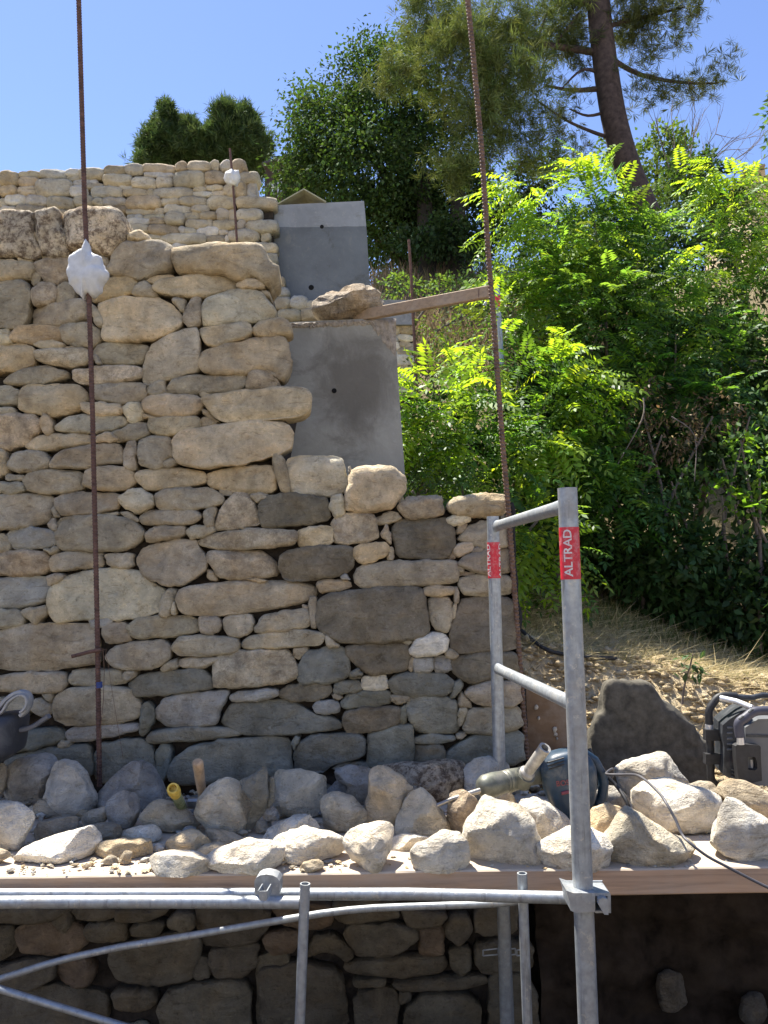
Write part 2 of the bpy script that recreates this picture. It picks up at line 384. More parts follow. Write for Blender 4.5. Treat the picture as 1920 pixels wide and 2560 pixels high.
# ------------------------------------------------------------ main dry stone wall, traced stone by stone
WALL = (3.46, .05, 0.0)
MAIN = parse('''
AlT 0,80 90,65 200,90 205,150 195,200 235,290 225,345 150,345 80,330 0,345
AlT 210,75 330,65 365,90 375,180 405,270 400,330 340,345 290,335 240,290 215,200 205,130
AlT 378,85 430,60 500,50 650,50 720,75 745,130 750,190 740,240 690,270 650,325 590,310 530,270 440,310 410,290 385,210 378,140
Aw 95,335 180,340 175,360 110,358
Aw 230,315 300,315 315,340 260,345
AwT 755,205 820,185 860,205 890,240 760,250
Aw 0,345 180,362 195,400 170,465 60,470 0,480
Ar 200,375 290,342 420,340 425,400 410,450 330,498 260,470 210,420
Aw 180,425 200,415 225,455 215,490 195,505 180,480
Ag 0,480 70,465 160,490 175,560 165,680 130,755 60,760 0,745
Ar 185,540 240,488 310,495 328,540 322,590 270,610 205,620 185,590
Ag 330,530 370,490 420,490 435,560 430,590 370,600 335,590
Ar 590,330 640,345 650,390 635,430 590,400
Ao 560,500 650,450 780,452 820,490 810,540 740,570 600,600 550,600 545,560
Ag 175,640 280,605 400,600 505,590 515,700 440,725 330,740 180,735
Ag 545,625 575,640 615,700 620,745 590,750 555,710 545,660
Aw 580,620 640,595 770,572 880,575 990,600 1050,660 1085,700 1060,750 1000,790 900,830 760,840 650,840 610,830 625,740 600,680
AgT 645,415 660,350 690,270 740,245 860,250 950,245 1020,270 1035,320 1015,410 900,455 830,470 760,450 660,440
Ao 860,480 920,450 1010,442 1020,460 920,490
Ag 785,560 820,500 870,488 915,520 920,570 850,575
AwT 1012,310 1040,285 1140,275 1300,260 1440,262 1540,275 1570,310 1600,370 1640,390 1645,450 1610,480 1590,520 1560,500 1510,460 1400,475 1330,440 1180,440 1070,440 1035,400 1020,350
Aw 918,510 970,475 1080,460 1200,435 1330,440 1390,465 1390,520 1300,545 1180,575 1050,570 950,555 920,530
Aw 1405,490 1470,462 1530,462 1565,500 1560,525 1450,520 1400,510
Ag 1020,590 1060,577 1095,600 1095,660 1070,655 1040,620
Ag 1115,620 1160,562 1190,580 1185,700 1160,750 1110,755 1085,710
Ap 1195,620 1230,580 1330,545 1440,527 1530,540 1600,600 1630,650 1610,690 1500,715 1340,735 1200,745 1192,690
Ag 1545,530 1590,540 1600,570 1560,555
Aw 0,765 50,762 60,810 55,850 0,858
Ao 68,800 110,750 220,742 360,745 380,790 370,835 250,835 130,845 75,835
Ag 360,750 430,730 500,730 600,760 605,810 560,865 470,865 400,850 380,820
Aw 200,850 240,832 330,838 385,855 360,880 260,880
Aw 370,872 440,858 490,862 480,882 400,885
Aw 1190,755 1300,745 1440,722 1485,745 1485,790 1430,830 1330,855 1240,865 1205,830 1190,790
Fw 75,760 120,712 270,700 295,740 290,790 200,800 100,808 80,790
Ag 840,1080 850,980 880,890 950,830 1080,775 1160,765 1178,800 1178,960 1170,1010 1070,1040 960,1065 870,1090
Ao 0,860 100,855 190,875 195,930 180,980 60,1020 0,1025
Al 198,890 300,880 510,880 540,930 520,970 400,985 300,970 210,945
Ag 555,900 590,850 700,842 800,850 870,860 865,920 820,965 700,968 600,965 570,940
Ag 548,915 580,930 600,970 570,970
Fw -240,950 -212,895 -90,860 80,825 190,800 260,812 275,870 298,960 270,1050 230,1070 180,1000 100,1000 20,1035 -150,1035 -230,1010
Ag 10,1080 80,1020 200,980 300,985 390,1010 395,1050 250,1075 110,1095
Al 425,1000 520,1000 550,985 700,975 830,985 832,1050 740,1070 600,1075 500,1085 430,1060
Ag 535,1090 700,1078 840,1085 858,1150 830,1185 720,1200 600,1190 540,1150
Aw 120,1230 130,1120 180,1090 280,1095 430,1085 490,1120 500,1160 480,1220 430,1255 300,1275 160,1255
Ag 0,1095 60,1100 110,1130 115,1170 90,1210 0,1220
Ag 0,1225 80,1228 90,1262 0,1280
Ag 870,1110 910,1080 965,1065 978,1140 900,1160 872,1140
Ag 980,1110 1020,1060 1150,1040 1300,1045 1450,1035 1450,1090 1400,1130 1280,1145 1100,1148 990,1140
Aw 1180,1130 1230,1112 1250,1150 1220,1172 1185,1160
Fr 32,1080 60,1010 130,998 190,1010 228,1080 215,1115 130,1120 40,1120
Aw 840,1200 880,1155 1000,1150 1150,1155 1200,1180 1200,1230 1150,1270 1000,1285 890,1270 845,1235
FwB -225,1190 -190,1165 0,1140 220,1115 390,1115 418,1160 420,1240 360,1285 200,1305 30,1310 -80,1320 -130,1295 -190,1230
Aw 1200,1240 1250,1265 1295,1310 1260,1300 1215,1275
Aw 480,1200 560,1200 700,1205 725,1240 700,1270 580,1275 500,1255 480,1230
Ap 730,1230 760,1195 830,1200 850,1290 790,1325 750,1300
Aw 840,1265 930,1290 900,1300 855,1295
Bw 885,140 900,110 1000,100 1150,95 1180,120 1185,170 1120,195 1030,210 930,205 890,180
Bw 1190,110 1230,95 1290,130 1230,165 1195,150
Bl 0,95 100,85 200,90 235,140 235,190 170,220 140,260 60,290 0,270
Bw 235,120 265,85 295,100 315,190 285,210 250,180
Bg 330,160 390,100 500,85 620,85 740,95 750,140 700,170 560,190 400,190 340,180
Bw 150,270 210,215 330,200 530,200 540,260 400,280 250,300 170,295
Bw 575,210 650,190 700,235 640,245 575,250
Bg 635,205 760,155 870,132 882,200 830,225 720,245 660,235
Bg 60,380 90,310 160,300 250,310 295,355 280,400 200,425 100,425 65,410
Bg 300,375 350,320 420,290 540,270 700,255 720,300 730,370 600,380 450,405 310,400
Bg 738,300 760,250 808,250 805,400 780,412 738,390
Bg 815,290 840,235 900,220 1010,225 1030,270 1030,330 975,350 970,400 900,405 830,380
Bg 978,370 1010,345 1050,350 1050,375 1000,405 975,395
DwB -382,260 -380,225 -340,195 -170,160 30,132 200,128 290,145 310,200 300,290 200,330 100,360 0,380 -140,400 -260,405 -340,385 -375,330
Bw 0,290 35,300 48,420 0,470
Bg 40,440 140,445 135,475 40,475
Bg 140,480 180,425 290,412 450,418 485,450 485,520 420,545 280,555 170,540
Bg 0,490 130,485 145,540 100,550 0,555
Bw 500,460 530,410 640,395 760,400 795,440 790,490 720,530 600,540 520,520 500,490
Bw 800,440 840,412 1000,408 1180,415 1215,440 1215,490 1150,510 1000,525 870,535 815,490
Bw 1222,440 1290,410 1450,395 1600,388 1625,430 1640,500 1620,545 1500,550 1350,535 1250,520 1222,490
Dg 195,330 215,315 260,350 275,420 300,535 270,548 235,520 205,420
Bg 0,560 150,557 280,565 320,600 305,690 260,730 130,755 0,775
Bg 325,590 370,555 500,550 690,555 705,600 690,650 560,665 380,690 340,640
Bg 300,650 330,640 350,690 320,690
Bp 705,580 760,535 830,525 900,560 915,610 870,640 820,672 770,650 710,605
Bg 922,560 980,530 1100,520 1250,525 1320,570 1320,610 1250,635 1100,645 950,650 925,620
Bg 1300,530 1365,545 1360,565 1315,560
Bl 1268,750 1285,680 1340,590 1400,545 1465,550 1500,620 1535,700 1525,735 1420,755 1290,772
Bg 1480,570 1540,555 1590,565 1570,590 1520,600
Bg 598,670 700,662 690,682 600,688
Bg 700,665 760,665 820,705 810,720 750,700
Bg 828,690 860,652 1000,655 1150,648 1190,680 1180,710 1120,740 950,740 850,735
Bg 1205,670 1240,635 1272,640 1265,750 1230,755 1208,720
Bg 330,740 370,700 480,685 600,690 720,690 800,720 850,780 845,820 750,880 600,895 450,890 345,880
Bg 855,800 900,755 1000,745 1090,750 1095,790 1050,815 950,835 870,845
Bg 1105,780 1150,742 1250,745 1265,780 1200,810 1130,825
Bb 40,800 70,765 160,752 280,765 330,800 325,860 250,875 130,885 60,870
Bg 0,790 35,800 50,860 45,890 0,905
Bg 280,735 320,700 330,760 300,760
Bg 250,885 340,868 340,900 310,915
Br 0,910 120,895 270,900 290,940 295,1000 250,1035 100,1045 0,1040
Bg 285,960 330,910 430,895 590,905 600,960 590,990 450,1000 320,1020
Bg 620,915 780,905 782,1000 640,990
Dl -245,840 -200,800 -100,780 60,768 200,765 330,770 340,830 300,865 150,875 0,885 -140,885 -230,865
Bg 800,950 830,880 940,850 1060,825 1150,840 1190,900 1230,950 1210,1010 1160,1050 1080,1100 1000,1095 900,1070 830,1020
Bb 0,1060 80,1045 250,1045 280,1080 280,1150 250,1200 100,1230 0,1235
Bg 280,1050 330,1030 380,1040 340,1080 290,1100
Bp 275,1160 300,1110 400,1040 560,1005 700,995 810,1010 880,1080 970,1130 960,1200 930,1260 850,1290 700,1305 600,1290 450,1310 330,1325 285,1270
Br 1230,900 1400,890 1540,900 1600,930 1645,980 1640,1040 1560,1055 1400,1065 1300,1050 1270,1000 1235,950
Bg 950,1270 960,1180 1000,1115 1045,1120 1030,1180 1000,1280 965,1285
Bg 1015,1265 1020,1200 1045,1190 1045,1270
Dg -365,1190 -350,1125 -280,1095 0,1075 200,1072 330,1078 450,1105 455,1150 400,1200 250,1230 50,1255 -150,1280 -330,1270
Bg 1220,1000 1260,1010 1280,1065 1225,1060
Bo 1460,1065 1500,1055 1590,1070 1540,1078
Cg 0,60 110,55 140,100 120,150 0,180
Cg 120,75 160,45 260,38 275,90 215,140 180,115 130,100
Cb 525,120 560,105 620,105 660,115 640,150 560,165 530,150
Cg 605,155 700,140 760,150 770,200 765,240 640,262 610,250
Cg 748,160 800,115 950,100 1120,98 1170,120 1185,175 1150,195 1000,215 850,235 790,225
Cg 1178,110 1210,95 1290,95 1308,140 1300,185 1240,207 1195,185
Cg 1320,120 1360,90 1480,85 1500,130 1480,190 1400,220 1350,210 1325,170
Dg 85,1350 130,1275 250,1255 390,1240 405,1290 400,1350 300,1370 180,1375 90,1385
Cg 0,200 60,165 200,145 400,140 550,150 570,230 580,380 430,400 200,420 60,420 0,400
Cg 625,340 650,290 750,260 880,240 980,240 1010,290 995,360 930,400 800,418 690,400 640,370
Cg 1030,270 1070,220 1180,212 1350,220 1410,240 1420,300 1350,325 1200,330 1060,330 1030,300
Eg 10,250 60,215 200,190 330,178 430,180 490,200 500,245 460,270 300,275 150,290 40,295 12,280
Cg 960,400 1000,365 1050,345 1050,405 965,418
Cg 1060,350 1200,342 1300,335 1300,365 1200,395 1065,400
Cg 0,465 60,440 200,430 380,430 390,490 360,545 200,550 50,545 0,540
Cg 400,465 430,412 600,412 710,420 740,460 745,495 600,510 450,510 410,495
Cg 730,450 750,425 800,420 800,450 760,475 735,465
Ck 765,490 830,445 1000,425 1170,405 1220,430 1260,490 1255,530 1100,550 900,575 800,575 770,540
El -155,370 -120,330 0,305 200,295 300,310 335,400 340,460 280,495 150,505 0,520 -140,520 -155,470
Cg 315,640 340,560 420,520 600,515 770,520 780,570 835,610 835,660 800,710 650,735 500,740 400,750 330,710
Ck 840,640 870,600 910,640 905,720 860,800 830,785
Cb 920,660 960,600 1050,565 1200,550 1340,540 1350,570 1300,650 1270,740 1150,755 1060,765 960,740 922,710
Cb 1360,570 1420,545 1550,530 1640,530 1640,575 1500,600 1380,605
Ek -110,720 -60,620 40,605 200,600 330,620 430,680 560,700 610,750 580,770 400,790 200,800 60,810 -20,780 -100,745
Cb 390,790 430,755 600,742 800,730 820,770 700,805 550,830 430,845 395,820
Ck 868,810 900,780 1100,762 1350,755 1420,780 1410,810 1250,830 1000,845 900,860 870,840
Ck 60,900 100,800 200,770 360,770 375,830 300,860 200,880 70,905
Ck 20,960 120,910 350,870 520,860 540,950 530,1050 450,1010 300,940 150,950 60,1000
Ck 560,870 700,835 840,830 900,880 910,1000 870,1040 620,1090 550,1060
Ck 925,900 960,860 1010,870 1010,1000 960,1080 920,1020
Ek -412,1010 -372,930 -272,860 -72,830 178,815 290,825 300,900 300,1060 -22,1090 -322,1090 -402,1060
Cg 190,600 240,585 300,620 305,670 250,690 190,660
Cg 240,560 300,552 315,600 290,600
Cg 350,860 370,830 410,840 405,870 360,875
Cg 0,580 180,570 150,700 0,760
Dp 280,375 300,345 380,330 570,332 610,370 640,470 635,540 520,570 430,555 350,558 310,540 285,450
Dp 640,405 655,400 650,480 640,470
DwT 625,600 660,440 690,405 790,398 900,405 960,430 980,480 970,540 930,610 880,650 760,662 640,650
Dg 55,565 110,555 165,560 150,590 100,605
Dd 110,620 160,570 280,555 400,565 510,580 525,640 525,705 400,735 250,745 140,757 120,710
Dp 540,575 600,567 617,600 612,670 560,690 530,640
DrT 945,620 990,575 1100,573 1200,573 1205,640 1190,685 1080,695 1000,700 955,670
DwT 1230,610 1270,580 1400,555 1510,550 1580,570 1590,640 1560,680 1400,690 1280,682 1240,650
Dg 805,700 870,668 940,665 955,700 880,730 815,738
Dr 545,720 580,680 700,668 780,675 805,720 815,810 760,840 620,858 570,840 552,780
Dp 1232,700 1280,685 1360,682 1365,725 1270,740 1240,730
Dw 340,775 400,755 540,745 555,850 450,865 350,870
Dd 890,760 950,715 1080,702 1220,705 1260,750 1275,810 1265,880 1210,935 1120,942 960,930 925,890
Dr 830,800 870,740 890,790 890,850
Dg 1278,790 1300,750 1340,740 1330,775 1290,795
Dg 1295,820 1350,750 1440,725 1595,720 1600,870 1500,880 1400,860 1320,840
Dw 1265,880 1310,850 1380,840 1388,890 1300,932 1270,910
Dr 1380,890 1410,870 1440,885 1420,905 1385,905
Dd 230,930 290,890 430,870 600,860 670,880 668,960 640,1020 560,1045 420,1065 270,1068 240,1000
Do 685,880 740,850 860,842 882,870 860,920 760,960 700,965 685,930
Dg 875,890 895,865 912,900 905,940 878,940
Dr 1235,910 1250,895 1270,905 1268,935 1240,935
Dg 670,1050 700,985 900,955 1150,950 1275,948 1285,1020 1280,1085 1100,1100 900,1110 740,1118 685,1090
Dg 1290,970 1340,920 1450,890 1600,880 1610,1020 1500,1028 1400,1020 1320,990
Dg 1290,980 1320,990 1320,1020 1290,1010
Dg 1290,1020 1385,1022 1380,1040 1295,1042
Dg 1300,1100 1310,1055 1400,1040 1615,1040 1622,1150 1450,1160 1350,1155 1310,1130
Dw 458,1100 480,1068 600,1062 660,1085 655,1110 560,1130 480,1145
Db 600,1045 625,1035 655,1065 610,1062
Dd 455,1300 470,1190 510,1150 700,1128 900,1110 1085,1108 1095,1200 1120,1320 1115,1385 1050,1415 900,1435 600,1438 520,1400 460,1340
Dw 1095,1110 1150,1100 1260,1105 1265,1150 1180,1160 1100,1158
Dg 1112,1190 1150,1165 1240,1168 1260,1210 1255,1320 1220,1378 1170,1370 1130,1310
Dg 1268,1120 1290,1115 1300,1180 1290,1200 1268,1190
Dd 1245,1420 1250,1330 1290,1230 1320,1180 1450,1165 1620,1170 1640,1300 1645,1490 1300,1495 1260,1480
Dg 1265,1220 1282,1210 1275,1280 1258,1285
Dg 405,1175 450,1168 458,1230 455,1345 415,1340
Dg 365,1210 400,1220 400,1255 375,1245
Eg 505,210 550,235 595,275 520,278
Ec 1010,300 1050,230 1130,198 1215,200 1235,240 1230,300 1130,335 1060,335 1020,320
Eg 965,245 1025,240 1000,262
Ek 340,400 400,310 500,285 610,280 640,350 648,440 600,480 470,490 370,498 345,460
Ed 628,275 750,258 1000,258 1003,340 990,415 900,435 770,445 720,400 670,370 640,320
Eg 315,285 390,280 400,300 350,345 325,330
Eb 1028,350 1060,338 1150,342 1140,400 1120,433 1030,425
Eb 1152,345 1245,342 1248,425 1150,430
Eg 1220,310 1250,300 1288,320 1270,345 1225,340
Ed 1252,380 1290,335 1400,318 1480,315 1640,310 1650,440 1500,475 1380,490 1310,470 1265,430
Eg 990,400 1010,350 1028,345 1020,425
Ek 650,430 700,410 725,435 715,448 655,450
Ek 650,455 720,455 715,470 655,468
Ec 715,480 740,450 860,450 875,490 870,530 760,543 720,520
Ek 885,480 930,440 1050,433 1220,440 1265,480 1250,540 1180,570 1000,568 910,555 890,520
Ek 550,500 620,485 710,482 715,530 690,550 570,558
Ed 220,555 300,505 430,500 530,505 540,550 480,590 350,605 250,590
Eg 540,560 570,550 605,575 590,600 555,585
Eb 435,630 460,603 570,600 595,630 585,670 500,682 450,670
Ek 600,610 650,560 780,545 880,537 895,580 885,620 750,635 640,648 605,635
Eg 900,565 1000,570 1000,600 940,612 905,600
Ed 610,700 620,660 750,645 940,628 950,680 945,740 800,780 660,788 620,750
Ek 990,640 1020,575 1150,570 1225,580 1232,600 1280,600 1285,700 1290,790 1200,800 1110,795 1040,760 1000,700
Ek 945,650 985,630 985,720 960,740 948,700
Ek 1240,580 1270,500 1310,470 1315,520 1280,575 1245,590
Eg 1335,550 1380,510 1480,485 1659,480 1659,620 1450,628 1380,600
Eg 1295,610 1315,550 1365,600 1365,640 1300,640
Eg 1293,650 1350,640 1330,700 1300,760
Eg 1330,750 1360,650 1500,640 1659,630 1665,760 1500,790 1380,795 1335,785
Ek 755,950 760,810 800,780 950,748 1015,742 1030,820 1020,930 1010,1000 765,1000
Ek 1035,820 1120,805 1270,810 1275,840 1150,855 1040,855
Ed 1030,880 1060,868 1200,865 1215,900 1212,970 1040,975
Ek 320,920 345,850 420,805 560,800 700,795 740,830 740,900 680,945 550,970 480,1030 330,1035
Eg 1285,800 1340,785 1345,810 1300,825
Ek 1220,930 1300,850 1400,815 1500,800 1670,770 1680,980 1220,970
Ek 540,1010 600,970 740,960 770,1000 700,1020
Ek 300,850 330,810 350,820 320,900
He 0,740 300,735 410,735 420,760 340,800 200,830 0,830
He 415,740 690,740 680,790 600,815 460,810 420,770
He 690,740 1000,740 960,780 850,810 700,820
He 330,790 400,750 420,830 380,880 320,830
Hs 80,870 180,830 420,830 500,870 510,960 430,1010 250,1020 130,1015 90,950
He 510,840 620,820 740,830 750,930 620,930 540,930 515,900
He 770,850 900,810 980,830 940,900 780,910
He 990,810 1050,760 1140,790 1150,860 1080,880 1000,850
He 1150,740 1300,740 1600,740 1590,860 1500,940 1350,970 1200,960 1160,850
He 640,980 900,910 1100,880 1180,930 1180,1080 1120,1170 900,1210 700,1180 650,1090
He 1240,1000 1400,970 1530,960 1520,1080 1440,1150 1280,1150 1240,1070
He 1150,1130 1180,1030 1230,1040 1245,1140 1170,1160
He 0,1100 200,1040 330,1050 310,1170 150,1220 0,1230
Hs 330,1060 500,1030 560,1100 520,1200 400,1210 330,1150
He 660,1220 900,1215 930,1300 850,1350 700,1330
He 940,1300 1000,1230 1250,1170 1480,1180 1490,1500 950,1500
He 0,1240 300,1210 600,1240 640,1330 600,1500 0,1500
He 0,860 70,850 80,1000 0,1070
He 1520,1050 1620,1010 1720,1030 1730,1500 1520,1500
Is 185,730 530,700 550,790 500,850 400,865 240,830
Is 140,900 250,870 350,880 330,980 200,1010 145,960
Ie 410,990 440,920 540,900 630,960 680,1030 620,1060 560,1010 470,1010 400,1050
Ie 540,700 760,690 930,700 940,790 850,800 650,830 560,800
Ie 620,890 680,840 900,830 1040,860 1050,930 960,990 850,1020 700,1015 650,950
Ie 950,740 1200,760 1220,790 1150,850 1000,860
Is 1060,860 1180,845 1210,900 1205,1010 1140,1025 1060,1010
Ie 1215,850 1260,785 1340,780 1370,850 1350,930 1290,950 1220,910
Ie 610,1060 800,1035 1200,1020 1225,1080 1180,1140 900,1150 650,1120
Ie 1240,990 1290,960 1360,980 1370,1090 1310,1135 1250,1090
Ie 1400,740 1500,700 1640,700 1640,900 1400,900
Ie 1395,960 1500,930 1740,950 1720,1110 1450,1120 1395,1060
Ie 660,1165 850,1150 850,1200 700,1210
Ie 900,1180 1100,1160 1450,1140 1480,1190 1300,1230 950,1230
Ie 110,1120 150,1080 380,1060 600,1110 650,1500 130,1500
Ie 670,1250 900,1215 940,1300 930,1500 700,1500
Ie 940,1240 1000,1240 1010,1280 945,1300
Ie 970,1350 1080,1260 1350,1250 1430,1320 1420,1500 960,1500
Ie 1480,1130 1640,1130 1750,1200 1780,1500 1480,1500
''')
# silhouette of the rubble core behind the face stones (whole-photo pixels)
CORE = [(-500, 490), (262, 490), (275, 545), (560, 560), (580, 640), (590, 800), (625, 870), (600, 1010), (730, 1030), (850, 1060), (868, 1100), (1080, 1105),
        (1092, 1200), (1100, 1400), (1118, 1650), (1135, 1900), (1150, 2330), (-500, 2330)]
wall = empty('dry_stone_wall', PW(*src('X', 500, 2330), *WALL), 'tall stepped dry stone wall of tan stones behind the plank deck, nearest wall', 'stone wall')
def in_poly(pts, poly):
    x, y = pts[:, 0], pts[:, 1]; n = len(poly); ins = np.zeros(len(pts), bool); j = n-1
    for i in range(n):
        xi, yi = poly[i]; xj, yj = poly[j]
        c = ((yi > y) != (yj > y)) & (x < (xj-xi)*(y-yi)/((yj-yi)+1e-9)+xi); ins ^= c; j = i
    return ins
def fillers(polys, sil, step, maxn, sizes):
    """small chinking stones where the traced stones leave gaps"""
    outl = np.vstack([resample(chaikin(p, 2, .2), 28) for p in polys])
    xs = np.arange(sil[:, 0].min(), sil[:, 0].max(), step); ys = np.arange(sil[:, 1].min(), sil[:, 1].max(), step)
    g = np.array([(x, y) for x in xs for y in ys]); g += rng.uniform(-.4, .4, g.shape)*step
    ok = in_poly(g, sil)
    for p in polys:
        p = np.array(p); lo, hi = p.min(0), p.max(0); m_ = (g[:, 0] > lo[0]) & (g[:, 0] < hi[0]) & (g[:, 1] > lo[1]) & (g[:, 1] < hi[1]) & ok
        if m_.any(): ok[np.where(m_)[0][in_poly(g[m_], p)]] = False
    g = g[ok]; d = np.empty(len(g))
    for i in range(0, len(g), 500):
        d[i:i+500] = np.sqrt(((g[i:i+500, None]-outl[None])**2).sum(2)).min(1)
    order = np.argsort(-d); keep = []; 
    for i in order:
        if d[i] < sizes[0] or len(keep) >= maxn: break
        r_ = min(d[i], sizes[1])
        if all(math.hypot(g[i][0]-q[0], g[i][1]-q[1]) > (r_+q[2])*.85 for q in keep): keep.append((g[i][0], g[i][1], r_))
    res = []
    for x, y, r_ in keep:
        k = random.randint(5, 7); a0 = random.random()*6; asp = random.uniform(1.0, 1.7); rr = r_*1.15
        res.append([(x+math.cos(a0+i*6.283/k)*rr*random.uniform(.85, 1.15)*asp, y+math.sin(a0+i*6.283/k)*rr*random.uniform(.8, 1.1)) for i in range(k)])
    return res
def fix_left(pts):   # stones cut by the picture's left edge go on a little
    return [(-22+random.uniform(-6, 4), y) if x < 1 else (x, y) for x, y in pts]
TINT['m'] = TINT['l'][:3]+(.45,)
polys = []; face = MB()
for tint, flag, pts in MAIN:
    if tint == 'l' and 'T' not in flag: tint = 'm'
    q = fix_left(pts); polys.append(q)
    if 'T' in flag:
        c_ = MB(); wall_stone(c_, q, WALL, tint, .01, 60, 1.3, .22, .04)
        o = c_.build('cap_stone', M_STONE, wall, True)
    else:
        big = (max(p[0] for p in q)-min(p[0] for p in q)) > 100
        wall_stone(face, q, WALL, tint, (.035 if 'B' in flag else random.uniform(-.008, .014)), 60 if big else 36, 1.0)
# the same sort of masonry goes on to the left of the picture
for tint, flag, pts in MAIN:
    q = [(-34-x, y) for x, y in pts]
    if max(p[0] for p in q) < -20 and min(p[0] for p in q) > -560: wall_stone(face, q[::-1], WALL, tint, 0, 24)
SIL = np.array([(x*1.1573, y*1.1573) for x, y in CORE]); SIL[SIL[:, 0] < 0, 0] = 0
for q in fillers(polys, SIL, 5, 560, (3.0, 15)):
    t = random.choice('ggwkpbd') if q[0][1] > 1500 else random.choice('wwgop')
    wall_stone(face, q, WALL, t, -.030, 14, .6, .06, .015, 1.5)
face.build('stonework', M_STONE, wall, True)
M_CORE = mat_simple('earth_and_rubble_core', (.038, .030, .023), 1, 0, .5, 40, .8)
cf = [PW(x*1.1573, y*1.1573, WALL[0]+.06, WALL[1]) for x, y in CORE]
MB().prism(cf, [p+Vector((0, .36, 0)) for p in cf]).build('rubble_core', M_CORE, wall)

# ------------------------------------------------------------ upper terrace wall
UP = (7.0, .03, 0.0)
RC = '''0,125,110,205;115,120,245,155;115,155,235,210;248,110,390,160;390,105,470,140;395,142,470,168;470,100,618,160;620,90,740,140;740,80,850,135;855,75,1045,125;860,125,1030,150;1048,72,1110,120;1115,62,1248,122;1250,58,1295,112;1310,55,1375,112;1378,55,1450,120
0,205,100,265;103,210,215,262;222,165,430,268;435,165,575,210;420,210,520,268;525,190,610,225;620,140,780,205;545,210,725,270;717,198,785,220;785,155,925,218;733,220,875,262;930,150,1025,212;1032,125,1210,212;1212,118,1345,188;1400,125,1528,190;1195,195,1225,215;1228,205,1320,232;1330,190,1398,268;1400,188,1460,270;1468,185,1518,270
880,225,910,260;912,215,1150,275;1150,212,1220,238;1150,240,1255,270;1255,235,1330,265;0,275,40,330;42,262,158,315;160,262,285,318;288,272,440,345;442,260,555,325;556,280,608,318;610,275,745,318;748,265,952,340;957,275,1060,320;1070,272,1225,318;1235,265,1385,340;1405,272,1640,335
0,332,100,400;102,320,285,400;290,348,440,420;445,328,640,400;640,318,750,358;752,340,922,372;925,338,975,368;978,320,1130,362;1140,318,1238,360;1402,343,1550,408
755,374,802,398;805,372,840,395;842,372,980,398;982,365,1088,430;1092,360,1182,405;1188,360,1280,405;1283,345,1355,405;1358,345,1398,402
750,398,888,430;890,396,978,430;1107,408,1230,452;1235,405,1260,445;1263,412,1400,460;1405,410,1455,460;1458,410,1648,480
755,432,885,485;888,435,1060,490;1065,450,1098,480;1100,455,1165,488;1168,450,1295,495;1297,458,1350,488;1355,465,1528,535
760,490,870,520;872,490,950,520;955,488,1225,545;1228,495,1335,545;1338,500,1355,535;1030,546,1105,580;1500,540,1640,600;1550,480,1595,525;1108,548,1300,590;1303,548,1495,600;955,548,1028,590
1100,592,1290,640;1295,602,1480,650;1485,603,1640,660;1490,665,1650,730;1300,655,1485,720;1495,735,1600,800'''
def rect_poly(x0, y0, x1, y1, j=.08):
    w, h = x1-x0, y1-y0; g_ = 2
    x0 += g_; x1 -= g_; y0 += g_; y1 -= g_
    f = lambda: random.uniform(-j, j)
    c = min(w, h)*.24
    p = [(x0+c*random.uniform(.5, 1.4), y0+f()*h*.6), ((x0+x1)/2+f()*w, y0+f()*h*.5), (x1-c*random.uniform(.5, 1.4), y0+f()*h*.6), (x1, y0+c*random.uniform(.5, 1.3)),
         (x1+f()*h*.4, (y0+y1)/2), (x1, y1-c*random.uniform(.5, 1.3)), (x1-c*random.uniform(.5, 1.4), y1+f()*h*.4), ((x0+x1)/2+f()*w, y1+f()*h*.4), (x0+c*random.uniform(.5, 1.4), y1+f()*h*.4),
         (x0, y1-c*random.uniform(.5, 1.3)), (x0+f()*h*.4, (y0+y1)/2), (x0, y0+c*random.uniform(.5, 1.3))]
    return p
wall2 = empty('terrace_wall', P('X', 300, 700, 7.0), 'pale dry stone wall on the upper terrace, seen over the top of the nearest wall', 'stone wall')
f2 = MB(); polys2 = []
def t2(): return random.choice('ppcwpppcwc')
for row in RC.splitlines():
    for r_ in row.split(';'):
        a_ = list(map(float, r_.split(','))); q = [src('G', *p) for p in rect_poly(*a_)]; polys2.append(q)
        wall_stone(f2, q, UP, t2(), random.uniform(0, .02), 22, 1.2, .16, .05)
for row in '''165,465,260,525;185,525,288,575;205,577,303,650;300,575,400,645;230,652,358,715;360,650,480,712;600,652,640,700
-20,430,90,500;-20,505,160,560;-20,565,180,640;-20,645,200,720;390,600,520,650;484,650,600,712'''.replace('\n', ';').split(';'):
    a_ = list(map(float, row.split(','))); q = [src('F', *p) for p in rect_poly(*a_)]
    wall_stone(f2, q, UP, t2(), random.uniform(0, .02), 22, 1.2, .12, .05)
# continues left, out of the picture
for k in range(90):
    x = -random.uniform(60, 1300); y = 125+40+random.randint(0, 9)*52
    q = [src('G', *p) for p in rect_poly(x, y, x+random.uniform(90, 190), y+50)]; wall_stone(f2, q, UP, t2(), -.01, 12, 1.2, .16, .05)
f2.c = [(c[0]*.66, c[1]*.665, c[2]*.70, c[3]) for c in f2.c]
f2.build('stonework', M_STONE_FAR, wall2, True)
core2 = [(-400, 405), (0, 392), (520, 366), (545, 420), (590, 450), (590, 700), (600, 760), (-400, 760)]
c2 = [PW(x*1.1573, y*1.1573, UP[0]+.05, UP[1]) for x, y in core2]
MB().prism(c2, [p+Vector((0, .4, 0)) for p in c2]).build('rubble_core', M_CORE, wall2)
